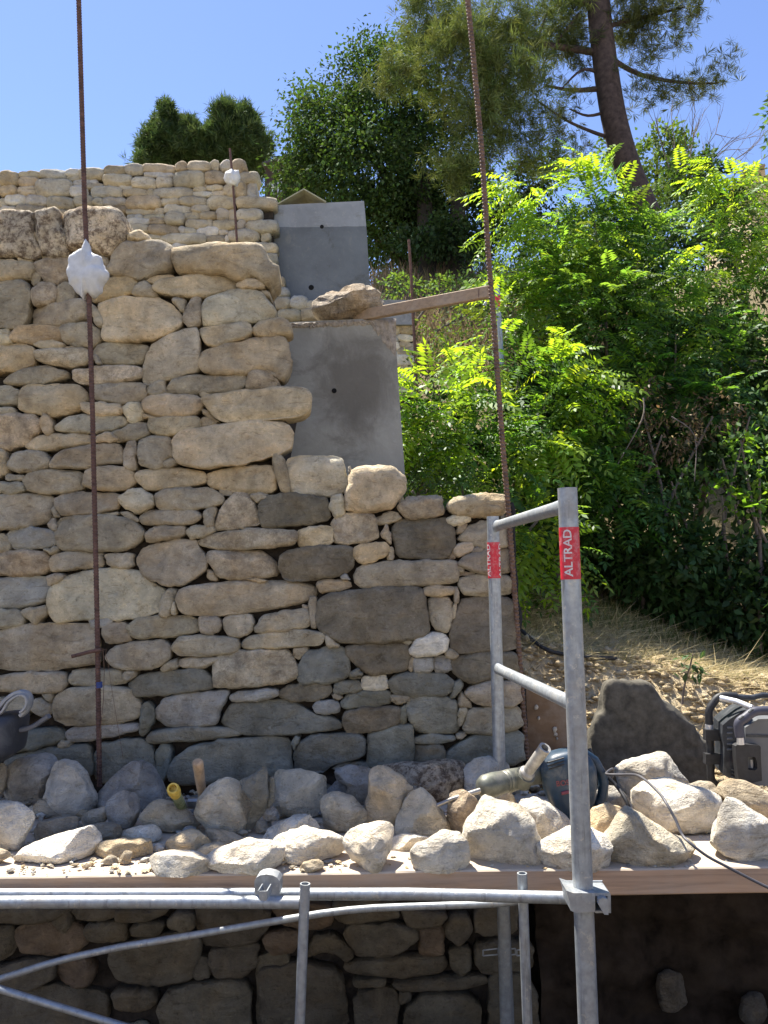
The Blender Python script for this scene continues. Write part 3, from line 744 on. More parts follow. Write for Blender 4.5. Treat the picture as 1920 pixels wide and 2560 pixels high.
# right-hand stub of the same terrace wall, with its grey concrete top
stub = empty('wall_stub', P('X', 870, 810, 6.3), 'short end of terrace wall with flat grey concrete top, right of the big concrete panel', 'stone wall')
f3 = MB()
for row in '''850,745,912,795;915,740,943,795;947,740,1025,790;940,797,1030,835;900,800,938,840;945,838,1030,870;900,845,942,885;935,873,1035,918;880,890,932,918;895,921,1040,985;945,988,1040,1030;870,988,942,1050;930,1032,1040,1090;930,1095,1040,1160'''.split(';'):
    a_ = list(map(float, row.split(','))); q = [src('F', *p) for p in rect_poly(*a_, .05)]
    wall_stone(f3, q, (6.3, .03, 0), random.choice('ccgpb'), 0, 20, 1.0, .16, .05)
f3.build('stonework', M_STONE_FAR, stub, True)
cq = [P('F', x, y, 6.36) for x, y in ((700, 740), (1020, 740), (1038, 1250), (700, 1250))]
MB().prism(cq, [p+Vector((0, .4, 0)) for p in cq]).build('rubble_core', M_CORE, stub)
M_CONC = mat_concrete('concrete', (.24, .25, .26), None, None)
cq = [P('F', x, y, 6.30) for x, y in ((700, 590), (1012, 592), (1024, 738), (700, 738))]
MB().prism(cq, [p+Vector((0, .5, 0)) for p in cq]).build('concrete_top', M_CONC, stub)

# ------------------------------------------------------------ concrete panels
def panel(name, t, corners, Y, th, mat, label, holes=()):
    fr = [P(t, x, y, Y) for x, y in corners]; c = sum(fr, Vector())/len(fr)
    o = empty(name, (c.x, c.y, min(p.z for p in fr)), label, 'concrete panel', 'concrete panels behind the stone walls')
    p_ = MB().prism(fr, [q+Vector((0, th, 0)) for q in fr]).build('slab', mat, o)
    for hx, hy, hr in holes:
        q = P(t, hx, hy, Y-.003); MB().tube([q, q+Vector((0, .001, 0))], hr, 16).build('tie_hole', mat_simple('hole_dark', (.008, .008, .008), 1), o)
    return o
zt = P('F', 0, 165, 7.2).z
M_C2 = mat_concrete('damp_grey_concrete', (.27, .285, .30), None, None, (zt, (.52, .54, .55)))
pn = panel('concrete_panel', 'F', [(120, 60), (218, 30), (735, 5), (752, 200), (770, 520), (772, 760), (270, 760), (120, 400)], 7.22, .25, M_C2,
           'grey concrete panel further up the slope, with a paler band along its top', [(485, 158, .018), (422, 518, .024)])
st = P('F', 700, 1080, 3.88)
M_C1 = mat_concrete('stained_concrete', (.33, .325, .285), tuple(st), (.27, .34))
pn2 = panel('concrete_panel', 'F', [(200, 740), (300, 722), (640, 708), (908, 698), (928, 900), (943, 1150), (964, 1440), (982, 1700), (200, 1700)], 3.90, .16, M_C1,
            'big damp-stained concrete panel right behind the nearest wall, under the boulder', [(558, 1130, .012)])
# rough mortar lip along its top, wider where the right corner is broken
lv = []; lf = []; NX, NZ = 150, 12
for i in range(NX+1):
    u = i/NX; x = 285+u*640; top = 728-(x-300)*.045; low = 34+16*noise.noise(Vector((x*.02, 0, 0)))+14*noise.noise(Vector((x*.09, 3, 0)))
    if x > 770: low += (x-770)*1.35*(1+.35*noise.noise(Vector((x*.05, 9, 0))))
    for k in range(NZ+1):
        w = k/NZ; q = P('F', x, top+low*w, 3.90); b_ = math.sin(math.pi*min(1, w*1.02))**.5
        lv.append(q+Vector((0, .004-.016*b_*(1+.9*noise.noise(Vector((x*.04, w*5, 1))))-.006*noise.noise(Vector((x*.15, w*14, 2))), 0)))
for i in range(NX):
    for k in range(NZ): a_ = i*(NZ+1)+k; lf.append((a_, a_+1, a_+NZ+2, a_+NZ+1))
mesh('mortar_lip', lv, lf, mat_simple('mortar', (.34, .30, .25), .95, 0, .35, 45, .9), pn2)
# bent sheet lying on top of the far panel
sh = [(215, 28), (395, -78+0), (505, 12)]
a0, a1, a2 = P('F', 212, 32, 7.2), P('F', 378, -62, 7.2), P('F', 510, 14, 7.2); dv = Vector((0, .45, 0)); th = Vector((0, 0, .012))
MB().prism([a0, a1, a2, a2+th, a1+th, a0+th], [p+dv for p in (a0, a1, a2, a2+th, a1+th, a0+th)]).build('sheet_cover', mat_simple('sheet', (.34, .33, .22), .7, 0, .15, 20), None, origin=a0)
o = COL.objects[-1] if False else bpy.data.objects['sheet_cover']; tag(o, 'folded tan sheet standing like a little roof on the far concrete panel', 'sheet')
# ------------------------------------------------------------ ground
def sm(x, a_, b_):
    t = np.clip((x-a_)/(b_-a_), 0, 1); return t*t*(3-2*t)
def H(x, y):
    x = np.asarray(x, float); y = np.asarray(y, float)
    top = -.40-.17*np.clip(x-.9, -1, 3); mid = -.02-.44*np.clip(x-.9, -1, 2.2)
    h = np.full(np.broadcast(x, y).shape, -2.4)
    h = np.where(y > 3.50, -2.4+(1.45)*sm(y, 3.50, 3.60), h)
    h = np.where(y > 3.60, -.95+(top+.95)*sm(y, 3.55, 4.25), h)
    h = np.where(y > 4.25, top+(mid-top)*sm(y, 4.25, 5.8), h)
    h = np.where(y > 5.8, mid+(4.25-mid)*np.clip((y-5.8)/6.0, 0, 1), h)
    h = np.where(y > 11.8, 4.25+(y-11.8)*(.06+.10*sm(x, 0, 7)), h)
    L = np.where(y < 3.62, -2.4, np.where(y < 4.06, 0.0, 1.0)); L = np.where(y > 7.52, 3.15, L)
    L = np.where(y > 8, 3.15+(y-8)*.04, L)
    xc = np.where(y < 4.06, -.6, np.where(y < 7.1, -.1, -.45))
    w = sm(x, xc, xc+.40)
    h = np.where(y < 3.62, h, L*(1-w)+np.maximum(h, -2.4)*w)
    h = np.where(y < 2.25, -1.65, h); h = np.where(y < -2.5, -1.65+np.minimum((-2.5-y)*.33, 6), h)  # raised ground and rising slope behind camera are unseen, added to shape bounce light
    in_core = (x < .62) & (y > 3.5) & (y < 3.85); h = np.where(in_core, -2.4, h)
    return h
xs = np.unique(np.r_[np.linspace(-90, -3, 20), np.arange(-3, 4.2, .07), np.linspace(4.2, 12, 26), np.linspace(12, 120, 18)])
ys = np.unique(np.r_[np.linspace(-80, 1, 22), np.array([1, 1.6, 2.2, 2.3, 2.8, 3.4]), np.arange(3.44, 6.4, .045), np.arange(6.4, 13, .2), np.linspace(13, 40, 22), np.linspace(40, 300, 14)])
X, Y = np.meshgrid(xs, ys); Z = H(X, Y)
for j in range(len(ys)):
    for i in range(len(xs)):
        x, y = xs[i], ys[j]
        amp = .035 if y < 6 else .12
        if y > 3.4: Z[j, i] += amp*fb((x, y, 0), 1.6 if y > 6 else 3.5, 4) + (.02*fb((x, y, 3), 17, 3) if y < 5 and x > .4 else 0)
        else: Z[j, i] += .05*fb((x, y, 0), .8, 3)
nx, ny = len(xs), len(ys); idx = np.arange(nx*ny).reshape(ny, nx)
F_ = np.stack([idx[:-1, :-1], idx[:-1, 1:], idx[1:, 1:], idx[1:, :-1]], -1).reshape(-1, 4)
def mat_ground():
    n = NB('dry_earth'); p = n.pos(); f = n.noise(7, 7, .7, p, .3); g = n.noise(55, 4, .7, p)
    c = n.ramp(f, [(.3, (.40, .30, .17)), (.5, (.52, .41, .25)), (.7, (.60, .51, .34))])
    c = n.mix(n.ramp(g, [(.3, .5), (.5, 0.0)]), c, (.28, .21, .13))
    sp = n.n('ShaderNodeSeparateXYZ'); n.l(p, sp.inputs[0])
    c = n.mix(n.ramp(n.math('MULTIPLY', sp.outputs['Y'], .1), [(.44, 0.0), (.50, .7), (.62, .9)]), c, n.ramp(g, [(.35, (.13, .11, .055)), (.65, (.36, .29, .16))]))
    c = n.mix(n.ramp(n.math('MULTIPLY', sp.outputs['Y'], .1), [(.21, .8), (.24, 0.0)]), c, (.50, .46, .38))  # unseen ground behind the camera made paler to bounce light onto the wall
    # shade deep in the trench is painted in as a darker soil colour
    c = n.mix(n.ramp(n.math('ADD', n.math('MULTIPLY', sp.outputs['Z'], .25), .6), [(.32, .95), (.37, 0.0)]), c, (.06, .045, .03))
    h = n.math('ADD', f, n.math('MULTIPLY', g, .5)); return n.fin(c, .97, n.bump(h, .9, .04), 0, .1)
M_GROUND = mat_ground()
g = mesh('ground', np.stack([X, Y, Z], -1).reshape(-1, 3), F_, M_GROUND, None, True); tag(g, 'dry earth slope with cut bank', None, None, 'structure')
def hz(x, y): return float(H(np.array(x), np.array(y)))

# crumbly clods of the cut bank
def rock_mesh(pts3, centre, Yc, th, n=2.6, facets=7, amp=1.0, zmin=None, seed=0, nr=9):
    """closed rock: traced outline at depth Yc, bulging th to the front and the back, with broken facets"""
    rs = random.Random(seed); k = len(pts3); c = np.array(centre)
    V = []; ts = list(np.sin(np.linspace(-1, 1, 2*nr+1)*math.pi/2))
    rings = []
    for t in ts[1:-1]:
        s = (1-abs(t)**n)**(1/n); rings.append(np.column_stack([c[0]+(pts3[:, 0]-c[0])*s, np.full(k, Yc+t*th), c[2]+(pts3[:, 2]-c[2])*s]))
    V = np.vstack([np.array([[c[0], Yc-th, c[2]]])] + rings + [np.array([[c[0], Yc+th, c[2]]])])
    C = np.array([c[0], Yc, c[2]]); rel = V-C; half = (pts3[:, [0, 2]].max(0)-pts3[:, [0, 2]].min(0))/2
    for i in range(facets):
        nrm = np.array([rs.uniform(-.8, .8), -rs.uniform(.35, 1), rs.uniform(-.5, .9)]) if i % 4 != 3 else np.array([rs.uniform(-.6, .6), rs.uniform(.2, 1), rs.uniform(-.5, .9)])
        nrm /= np.linalg.norm(nrm); pr = rel@nrm; d = pr.max()*rs.uniform(.68, .88); o_ = pr > d
        rel[o_] -= np.outer((pr[o_]-d)*.92, nrm)
    V = rel+C; o2 = rs.random()*90
    for i in range(len(V)):
        q = (V[i][0]+o2, V[i][1], V[i][2]); r_ = rel[i]/(np.linalg.norm(rel[i])+1e-6)
        V[i] += r_*(fb(q, 9, 3)*.008*amp+fb(q, 34, 2)*.0035*amp-abs(noise.noise(Vector(q)*16))*.005*amp+((vor(q, 9)-.4)*.020+(vor(q, 24)-.4)*.006)*min(amp, 1.5))
    if zmin is not None: V[:, 2] = np.maximum(V[:, 2], zmin)
    f = []; R_ = len(rings)
    for i in range(k): f.append((0, 1+(i+1) % k, 1+i))
    for r in range(R_-1):
        for i in range(k): i2 = (i+1) % k; f.append((1+r*k+i, 1+r*k+i2, 1+(r+1)*k+i2, 1+(r+1)*k+i))
    for i in range(k): f.append((1+(R_-1)*k+i, 1+(R_-1)*k+(i+1) % k, len(V)-1))
    return V, [q[::-1] for q in f]
def rock(name, px, Yc, th, tint, label, cat='stone', group=None, mat=None, facets=7, amp=1.0, zmin=None, seed=0, n=2.6, nseg=56):
    poly = resample(chaikin(px, 1, .12), nseg)
    p3 = np.array([ray(x, y)*Yc for x, y in poly]); c = p3.mean(0)
    V, f = rock_mesh(p3, c, Yc, th, n, facets, amp, zmin, seed)
    t = TINT[tint]; r_ = random.Random(seed+5); v_ = 1+r_.uniform(-.1, .12)
    o = mesh(name, V, f, mat or M_ROCK, None, True, [(t[0]*v_, t[1]*v_, t[2]*v_, t[3])]*len(V), (c[0], Yc, V[:, 2].min()))
    if mat is None: smooth_angle(o, 30)
    tag(o, label, cat, group); return o
hump_c = None
M_SHADOW_EARTH = mat_simple('shadow_dark_earth', (.095, .085, .066), 1, 0, .45, 22, 1.2)  # earth colour darkened to the tone of the shadow
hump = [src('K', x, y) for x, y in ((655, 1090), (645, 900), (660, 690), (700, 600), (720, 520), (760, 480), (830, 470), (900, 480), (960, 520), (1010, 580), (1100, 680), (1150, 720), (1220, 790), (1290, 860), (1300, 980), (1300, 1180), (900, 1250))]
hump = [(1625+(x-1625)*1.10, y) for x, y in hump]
rock('shadow_hump', hump, 3.60, .06, 'g', 'dark hump of packed earth standing in shade between the drill and the radio', 'earth mound', None, M_SHADOW_EARTH, 0, 2.2, None, 3, 6.0, 110)  # cast shadow on the bank, built as a dark solid shape; not a real earth mound
rock('boulder', [src('F', x, y) for x, y in ((430, 645), (440, 612), (488, 592), (486, 562), (600, 542), (700, 522), (745, 516), (825, 532), (842, 580), (850, 645), (740, 672), (650, 690), (560, 708), (500, 712), (445, 690))],
     3.93, .15, 'r', 'rough brown boulder weighing down the inner end of the slanting board', 'boulder', None, None, 7, 2.8, None, 21)

# ------------------------------------------------------------ plank deck
DZ = P('X', 829, 1884, 2.45).z
deck_x0, deck_x1 = -2.1, 2.4
y0 = 2.45
for k, (w, lb) in enumerate(((.285, 'front timber plank of the work deck, its thick brown edge facing out'), (.285, 'middle timber plank of the work deck, buried under loose stones'), (.24, 'rear timber plank of the work deck, along the foot of the wall'))):
    zc = DZ-.037-(.004 if k == 1 else 0)
    b_ = MB(); N_ = 60
    # subdivided along its length so that it is slightly warped and worn
    vs = []; fs = []
    for i in range(N_+1):
        x = deck_x0+(deck_x1-deck_x0)*i/N_; wz = .0025*math.sin(x*2.1+k)+.0015*math.sin(x*7.3); e_ = .003*noise.noise(Vector((x*6, k, 0)))
        sec = [(y0+.004, -.037), (y0+e_, -.033), (y0+e_, .033), (y0+.004, .037), (y0+w-.004, .037), (y0+w, .033), (y0+w, -.033), (y0+w-.004, -.037)]
        vs += [(x, p[0], zc+p[1]+wz) for p in sec]
    for i in range(N_):
        for j in range(8): fs.append((i*8+j, i*8+(j+1) % 8, (i+1)*8+(j+1) % 8, (i+1)*8+j))
    fs.append(tuple(range(8))[::-1]); fs.append(tuple(N_*8+j for j in range(8)))
    o = mesh('deck_plank', vs, [q[::-1] for q in fs], M_PLANK, None, False, None, (0, y0+w/2, zc)); tag(o, lb, 'plank', 'planks of the work deck')
    y0 += w+.008
def deck_y(sx, sy):      # where the sight line through a photo pixel meets the deck
    d = ray(sx, sy); return DZ/d.z if d.z < 0 else 9
# ------------------------------------------------------------ loose stones on the deck: traced one by one
LOOSE = '''
Cg|0,985 25,995 45,1040 40,1090 10,1150 -30,1160 -30,985|grey stone cut by the left edge of the photo, below the grey tub
Cb|60,1000 150,960 250,945 340,985 355,1010 330,1050 300,1120 270,1160 290,1200 200,1235 60,1225 20,1190 30,1080|big bluish shaded stone behind the pale rounded one at far left
Cc|275,1120 330,1010 380,990 440,1010 500,1080 555,1190 550,1240 480,1290 400,1285 320,1240 290,1180|large pale grey stone with a domed top, left of the long rusty bar's foot
Cb|560,1230 620,1130 660,1050 740,985 820,980 880,1020 950,1120 970,1190 930,1250 800,1270 640,1260|big round bluish boulder right of the long rusty bar's foot
Cb|630,1270 650,1200 720,1150 780,1150 815,1200 810,1270 770,1340 710,1360 650,1330|grey upright stone leaning in front of the big round bluish boulder
Cg|205,1230 230,1190 280,1200 350,1240 385,1280 370,1300 280,1300 230,1270|small dark wedge stone below the large pale domed stone at left
Cg|485,1300 520,1270 620,1240 640,1260 620,1310 560,1350 500,1350|small grey oval stone, third row at left, between two bigger grey stones
Hc|-40,140 60,140 150,165 190,210 180,270 150,340 130,395 60,400 -40,380|blocky stone with sunlit top at the left edge, above the plank
Hg|-30,385 50,395 60,430 -30,475|low grey stone at the left edge, under the blocky stone
Hg|218,270 240,235 330,220 400,205 440,215 450,270 440,310 330,330 240,330|half sunlit stone just behind the long pale slab at front left
Hg|445,235 480,240 485,285 445,295|tiny dark stone tucked against the half sunlit stone at left
Hv|108,430 160,390 300,340 430,310 510,285 555,320 560,380 540,430 450,460 310,478 180,470 120,455|long pale wedge-shaped slab lying at the front left of the plank
Hg|520,275 560,250 640,250 700,265 705,310 660,345 600,355 560,320|grey flat-topped stone with one sunlit corner, behind the reddish flat slab
Hv|690,335 720,290 790,265 900,258 935,285 940,320 900,350 780,348|pale flat stone with a thin sunlit top, stacked above the reddish slab
Hy|565,370 620,350 780,340 880,340 888,400 880,430 780,448 700,440 600,435 565,410|reddish tan flat slab at the front, left third of the plank
Hg|605,460 640,435 680,440 690,465 650,482|pebble with dark mottling under the reddish slab
Hw|705,445 740,410 770,420 770,470 740,480 710,470|small upright chip leaning on the reddish slab
Hv|905,385 930,362 975,375 970,402 920,407|tiny pale stone alone right of the reddish slab
Hp|830,190 850,130 920,108 1000,115 1100,170 1170,240 1180,280 1150,298 1040,285 920,250 850,225|smooth tan oval stone slanting below the yellow-capped chisel
Hy|990,370 1020,330 1110,300 1200,290 1240,330 1230,370 1150,395 1060,418 1010,402|rough sunlit tan lump, half shaded, below the smooth oval stone
Hw|1210,275 1290,285 1390,310 1480,330 1490,355 1400,375 1300,372 1230,348|thin slab with sunlit ragged top, under the large faceted block
Hw|1160,405 1200,372 1280,360 1360,370 1340,402 1240,432 1180,432|flat small tan chip between the thin slab and the pale flat front stone
Hv|885,460 930,430 1000,420 1130,422 1210,450 1255,490 1240,515 1170,530 1100,545 1000,538 920,505|pale flat oval stone overhanging the plank's front edge, left of the wedge plate
Hc|820,462 850,440 890,440 870,467|tiny flat chip left of the overhanging pale oval stone
Hv|1235,450 1280,420 1400,380 1480,360 1580,370 1650,400 1662,450 1630,500 1500,530 1400,540 1320,500 1250,490|big knobbly white stone right above the wedge plate
Cp|1160,1240 1170,1180 1240,1110 1340,1070 1400,1085 1460,1150 1510,1210 1490,1280 1430,1400 1350,1385 1230,1340 1165,1290|large faceted block with a white scar, right of the two wooden handles
Ck|1400,1080 1480,1040 1540,1000 1580,970 1592,1010 1575,1120 1575,1250 1530,1330 1460,1390 1445,1350 1500,1260 1510,1200 1450,1130|thin dark slab standing on edge with a sharp peak behind the faceted block
Ek|155,1080 200,1060 215,1130 205,1200 160,1240|dark stone in shadow between the peaked slab and the square block
Ep|200,1110 215,1050 300,1045 490,1035 500,1100 490,1180 480,1290 400,1300 300,1300 230,1290 205,1270|square tan block standing in the middle left of the pile
Iv|135,340 170,280 260,230 420,200 480,210 490,280 460,300 300,310 170,360|rounded pale stone under the square block, its top sunlit
Iv|180,370 230,310 330,285 420,290 520,310 590,350 600,390 560,430 430,460 330,470 240,440 190,400|flat sandy slab in front of the square block
Ep|490,1250 500,1200 560,1180 650,1195 720,1260 750,1340 730,1390 680,1410 630,1440 570,1420 510,1370|rounded stone with a bright spot, right of the square block
Eb|505,1180 520,1130 570,1080 640,1100 640,1190 560,1200|small bluish stone in shade above the rounded stone with the bright spot
Eb|570,1030 640,1005 775,1005 790,1120 770,1230 700,1230 630,1170 640,1120 600,1090 575,1080|bluish block against the wall foot, left of the tall upright stone
El|860,1010 1000,998 1200,985 1310,985 1325,1020 1320,1100 1290,1200 1200,1215 1020,1215 960,1100|long grey block with a flat top lying along the wall foot
Ew|775,1020 790,1005 870,1030 960,1080 1020,1130 1010,1180 970,1250 950,1320 900,1370 820,1370 760,1340 750,1270 780,1170|tall upright tan stone with a pointed corner, centre of the pile
Ip|935,262 970,150 1030,60 1080,60 1140,120 1200,200 1235,280 1220,322 1100,328 960,312|triangular grey-tan stone under the drill's chisel tip
Iv|615,370 640,330 700,290 800,272 880,275 920,290 910,350 870,430 820,510 780,515 720,490 660,440 640,400|kite-shaped pale stone with its point down at the plank's front, centre
Iv|915,320 980,308 1080,318 1140,330 1060,360 1040,402 900,402|flat sunlit slab wedged between the kite-shaped stone and the rough oval one
Iw|355,500 370,465 430,450 490,460 490,490 420,518 370,523|crumbly lump of mortar on the plank edge below the sandy slab
Ib|495,458 550,450 552,470 500,475|tiny grey chip right of the crumbly mortar lump
Iv|1035,400 1050,370 1130,340 1200,315 1300,310 1335,340 1335,460 1280,490 1200,510 1120,528 1070,500 1040,450|rough oval pale stone left of the biggest white stone
Er|1240,1180 1255,1145 1330,1160 1400,1200 1410,1300 1360,1400 1250,1395|brownish stone with a rosy lower half under the drill's nose
Ec|1325,1100 1340,1010 1400,965 1480,955 1560,980 1610,1020 1570,1160 1400,1210 1330,1170|pale blue rounded stone behind the drill's gearbox
Jv|-139,380 -120,300 -60,200 -30,120 0,112 60,145 200,200 240,240 260,300 300,370 325,410 320,470 250,505 100,510 -60,495 -110,480 -135,440|biggest white stone of the pile, with a broad sunlit peak
Jw|0,115 60,75 130,60 170,110 205,200 100,200 20,140|tan stone squeezed between the biggest white stone and the drill
Jc|205,190 220,120 280,92 320,130 420,200 480,260 490,300 400,320 300,360 270,320 240,250|rough grey stone with an upright knob, right of the biggest white stone
Jv|310,375 400,330 500,295 600,300 690,340 715,370 700,450 680,515 600,520 500,505 380,495 330,460|low white stone passing behind the near scaffold post
Jy|605,200 640,160 720,135 790,160 805,210 780,270 720,320 650,300 600,280|small yellow-ochre stone right of the near scaffold post
Jp|705,450 720,370 760,300 850,180 920,220 1000,290 1100,340 1200,360 1225,400 1200,460 1130,505 960,512 800,512 720,490|broad ridge-shaped stone with a pointed top, right of the near post
Jv|900,160 905,80 960,40 1100,15 1200,40 1290,30 1340,80 1345,150 1310,280 1240,340 1160,352 1050,300 940,230|big crumbly block under the looping cable
Kc|780,1030 850,980 960,950 1050,925 1110,1010 1115,1110 1050,1130 960,1140 880,1200 830,1190 800,1100|grey angular stone behind the crumbly block, where the cable starts
Kb|1090,975 1140,1020 1190,1100 1120,1120 1090,1100|small bluish slab leaning behind the grey angular stone
Kg|1190,1120 1260,1090 1330,1110 1390,1180 1390,1270 1300,1290 1220,1200|rounded stone half hidden between the crumbly block and the radio
Jw|1390,90 1410,30 1450,0 1550,20 1659,80 1760,130 1760,260 1659,235 1590,190 1510,150 1440,125|tan sunlit stone in front of the radio, cut by the right edge
Jc|1320,330 1340,230 1380,150 1430,130 1500,150 1580,200 1659,240 1710,300 1695,420 1620,482 1550,478 1460,440 1360,400|large smooth stone at the right edge with a tilted flat face
Kb|650,1180 700,1120 760,1130 820,1200 800,1280 680,1240|small shaded stone right under the drill's rear handle
Cg|1520,1310 1580,1310 1590,1390 1510,1380|small rounded stone in shade right of the faceted block
Eb|130,1230 210,1240 230,1300 150,1310|bluish small stone in the gap left of the square block's foot
'''
k = 0
for ln in LOOSE.strip().splitlines():
    hd, poly, lab = ln.split('|'); t = hd[0]
    px = [src(t, *map(float, q.split(','))) for q in poly.split()]
    ax = np.array(px); cc_ = ax.mean(0); kx, ky = (1.02, 1.02) if ('faceted' in lab or 'smooth tan oval' in lab) else (1.10, 1.12); ax = cc_+(ax-cc_)*(kx, ky)-(0, np.ptp(ax[:, 1])*(ky-1)*.42); px = [tuple(q) for q in ax]; bot = ax[:, 1].max(); cx = ax[:, 0].mean(); w_, h_ = np.ptp(ax[:, 0]), np.ptp(ax[:, 1])
    Yf = min(max(deck_y(cx, bot-2), 2.44), 3.16)
    th = min(.5*(min(w_, h_*1.3)*.62+.18*w_)*Yf/FPX, .11)
    if 'standing on edge' in lab: th = .025
    Yc = Yf+th*.75
    if 'square block' in lab and t == 'E': Yc = 2.86
    if 'sunlit peak' in lab: Yc = 2.56
    if Yc+th > 3.40: Yc = 3.40-th
    sc = Yc/Yf
    if 'big crumbly' in lab: Yc += .06
    rock('stone', px, Yc, th, hd[1], lab, 'stone', 'loose stones lying on the plank deck', None, 11 if min(w_, h_) > 40 else 5, 1.0 if min(w_, h_) > 60 else .6, DZ+cx*0+.001 if bot < 2178 else DZ-.004, 100+k, 2.5 if 'smooth' in lab or 'round' in lab else 3.2, 64 if w_ > 90 else 36)
    k += 1
# rubble and dust on the deck
gb = MB()
OCT = [(1, 0, 0), (-1, 0, 0), (0, 1, 0), (0, -1, 0), (0, 0, 1), (0, 0, -1), (.62, .62, .5), (-.62, .62, .5), (.62, -.62, .5), (-.62, -.62, .5)]
OF = [(0, 6, 8), (1, 9, 7), (2, 7, 6), (3, 8, 9), (4, 6, 7), (4, 7, 9), (4, 9, 8), (4, 8, 6), (5, 2, 0), (5, 1, 2), (5, 3, 1), (5, 0, 3), (0, 2, 6), (1, 7, 2), (0, 8, 3), (1, 3, 9)]
def crumb(x, y, z, s, col):
    sx, sy, sz = s*random.uniform(.7, 1.5), s*random.uniform(.7, 1.4), s*random.uniform(.4, .9); a_ = random.random()*6.28
    v = []
    for p in OCT:
        q = (p[0]*sx*random.uniform(.7, 1.25), p[1]*sy*random.uniform(.7, 1.25), p[2]*sz*random.uniform(.7, 1.25))
        v.append((x+q[0]*math.cos(a_)-q[1]*math.sin(a_), y+q[0]*math.sin(a_)+q[1]*math.cos(a_), z+q[2]+sz*.6))
    gb.add(v, OF, col)
for i in range(260):
    x = random.uniform(-1.9, 1.6); y = random.uniform(2.78, 3.36); s = random.choice((.010, .013, .017, .022)); v_ = random.uniform(.7, 1.05); tt = TINT[random.choice('pwgcbk')]
    crumb(x, y, DZ, s, (tt[0]*v_, tt[1]*v_, tt[2]*v_, 0))
for i in range(2200):
    x = random.uniform(-1.9, 2.0); u_ = random.random(); y = random.uniform(2.46, 3.30) if u_ < .6 else (random.uniform(2.455, 2.56) if u_ < .8 else random.uniform(3.0, 3.34))
    s = random.choice((.0015, .002, .003, .003, .004, .005, .007, .010))*(1.9 if y > 3.0 else 1)
    if x > 1.2 and random.random() < .5: continue
    v_ = random.uniform(.75, 1.15); tt = TINT[random.choice('pwvgcyb')]
    crumb(x, y, DZ, s, (tt[0]*v_, tt[1]*v_, tt[2]*v_, 0))
o = gb.build('gravel', M_ROCK, None, False, (0, 2.8, DZ)); tag(o, 'stone chips and crumbs scattered over the planks', 'gravel', None, 'stuff')

# ------------------------------------------------------------ scaffold
def vring(c, rx, n): pass
SG = None
near = P('X', 1245, 1650, 2.15)
fr = empty('access_scaffold', (near.x, 2.15, -1.6), 'galvanised scaffold end frame with a red-banded near post, far post and two rails', 'scaffold frame')
a0 = P('R', 1318, 112, 2.15); b0 = P('J', 597, 1500, 2.15)
pm = smooth_angle(MB().tube([a0, (a0+b0)/2, b0], .0252, 32, hollow=.86).build('near_post', M_GALV, fr))
f0 = src('D', 1498, 690); f1 = src('E', 1538, 1000)
A0, A1 = ray(*f0)*3.2, ray(*f1)*3.2
A2 = A1+(A1-A0)*1.1
smooth_angle(MB().tube([A0, A1, A2], .0238, 28).build('far_post', M_GALV, fr))
def rail(p0, p1, r0):
    d = (p1-p0).normalized(); L = (p1-p0).length; b_ = MB()
    up = Vector((0, 0, 1)); s_ = d.cross(up).normalized(); u_ = s_.cross(d)
    v = []; n_ = 20; st = [0, .06, .12, .2, .5, .8, .88, .94, 1]
    for q in st:
        fl = min(1, min(q, 1-q)/.12); ra = r0*(.75+.25*fl); rb = r0*(1.18-.18*fl)
        for i in range(n_):
            an = 6.2832*i/n_; v.append(p0+d*L*q+s_*math.cos(an)*ra+u_*math.sin(an)*rb)
    f = [(j*n_+i, j*n_+(i+1) % n_, (j+1)*n_+(i+1) % n_, (j+1)*n_+i) for j in range(len(st)-1) for i in range(n_)]
    b_.add(v, f); return b_
smooth_angle(rail(P('R', 330, 640, 3.19), P('R', 1310, 356, 2.155), .019).build('top_rail', M_GALV, fr))
smooth_angle(rail(P('K', 52, 405, 3.19), P('K', 515, 622, 2.155), .019).build('middle_rail', M_GALV, fr))
M_LABEL = mat_simple('red_label', (.62, .015, .035), .45, 0, .12, 90, 0, .5, ((.55, .35, .33), .5))
M_WHITE = mat_simple('white_print', (.72, .66, .63), .5, 0, .1, 60, 0, .4, ((.55, .05, .07), .5))
def axis_at(p0, p1, t): return p0+(p1-p0)*t
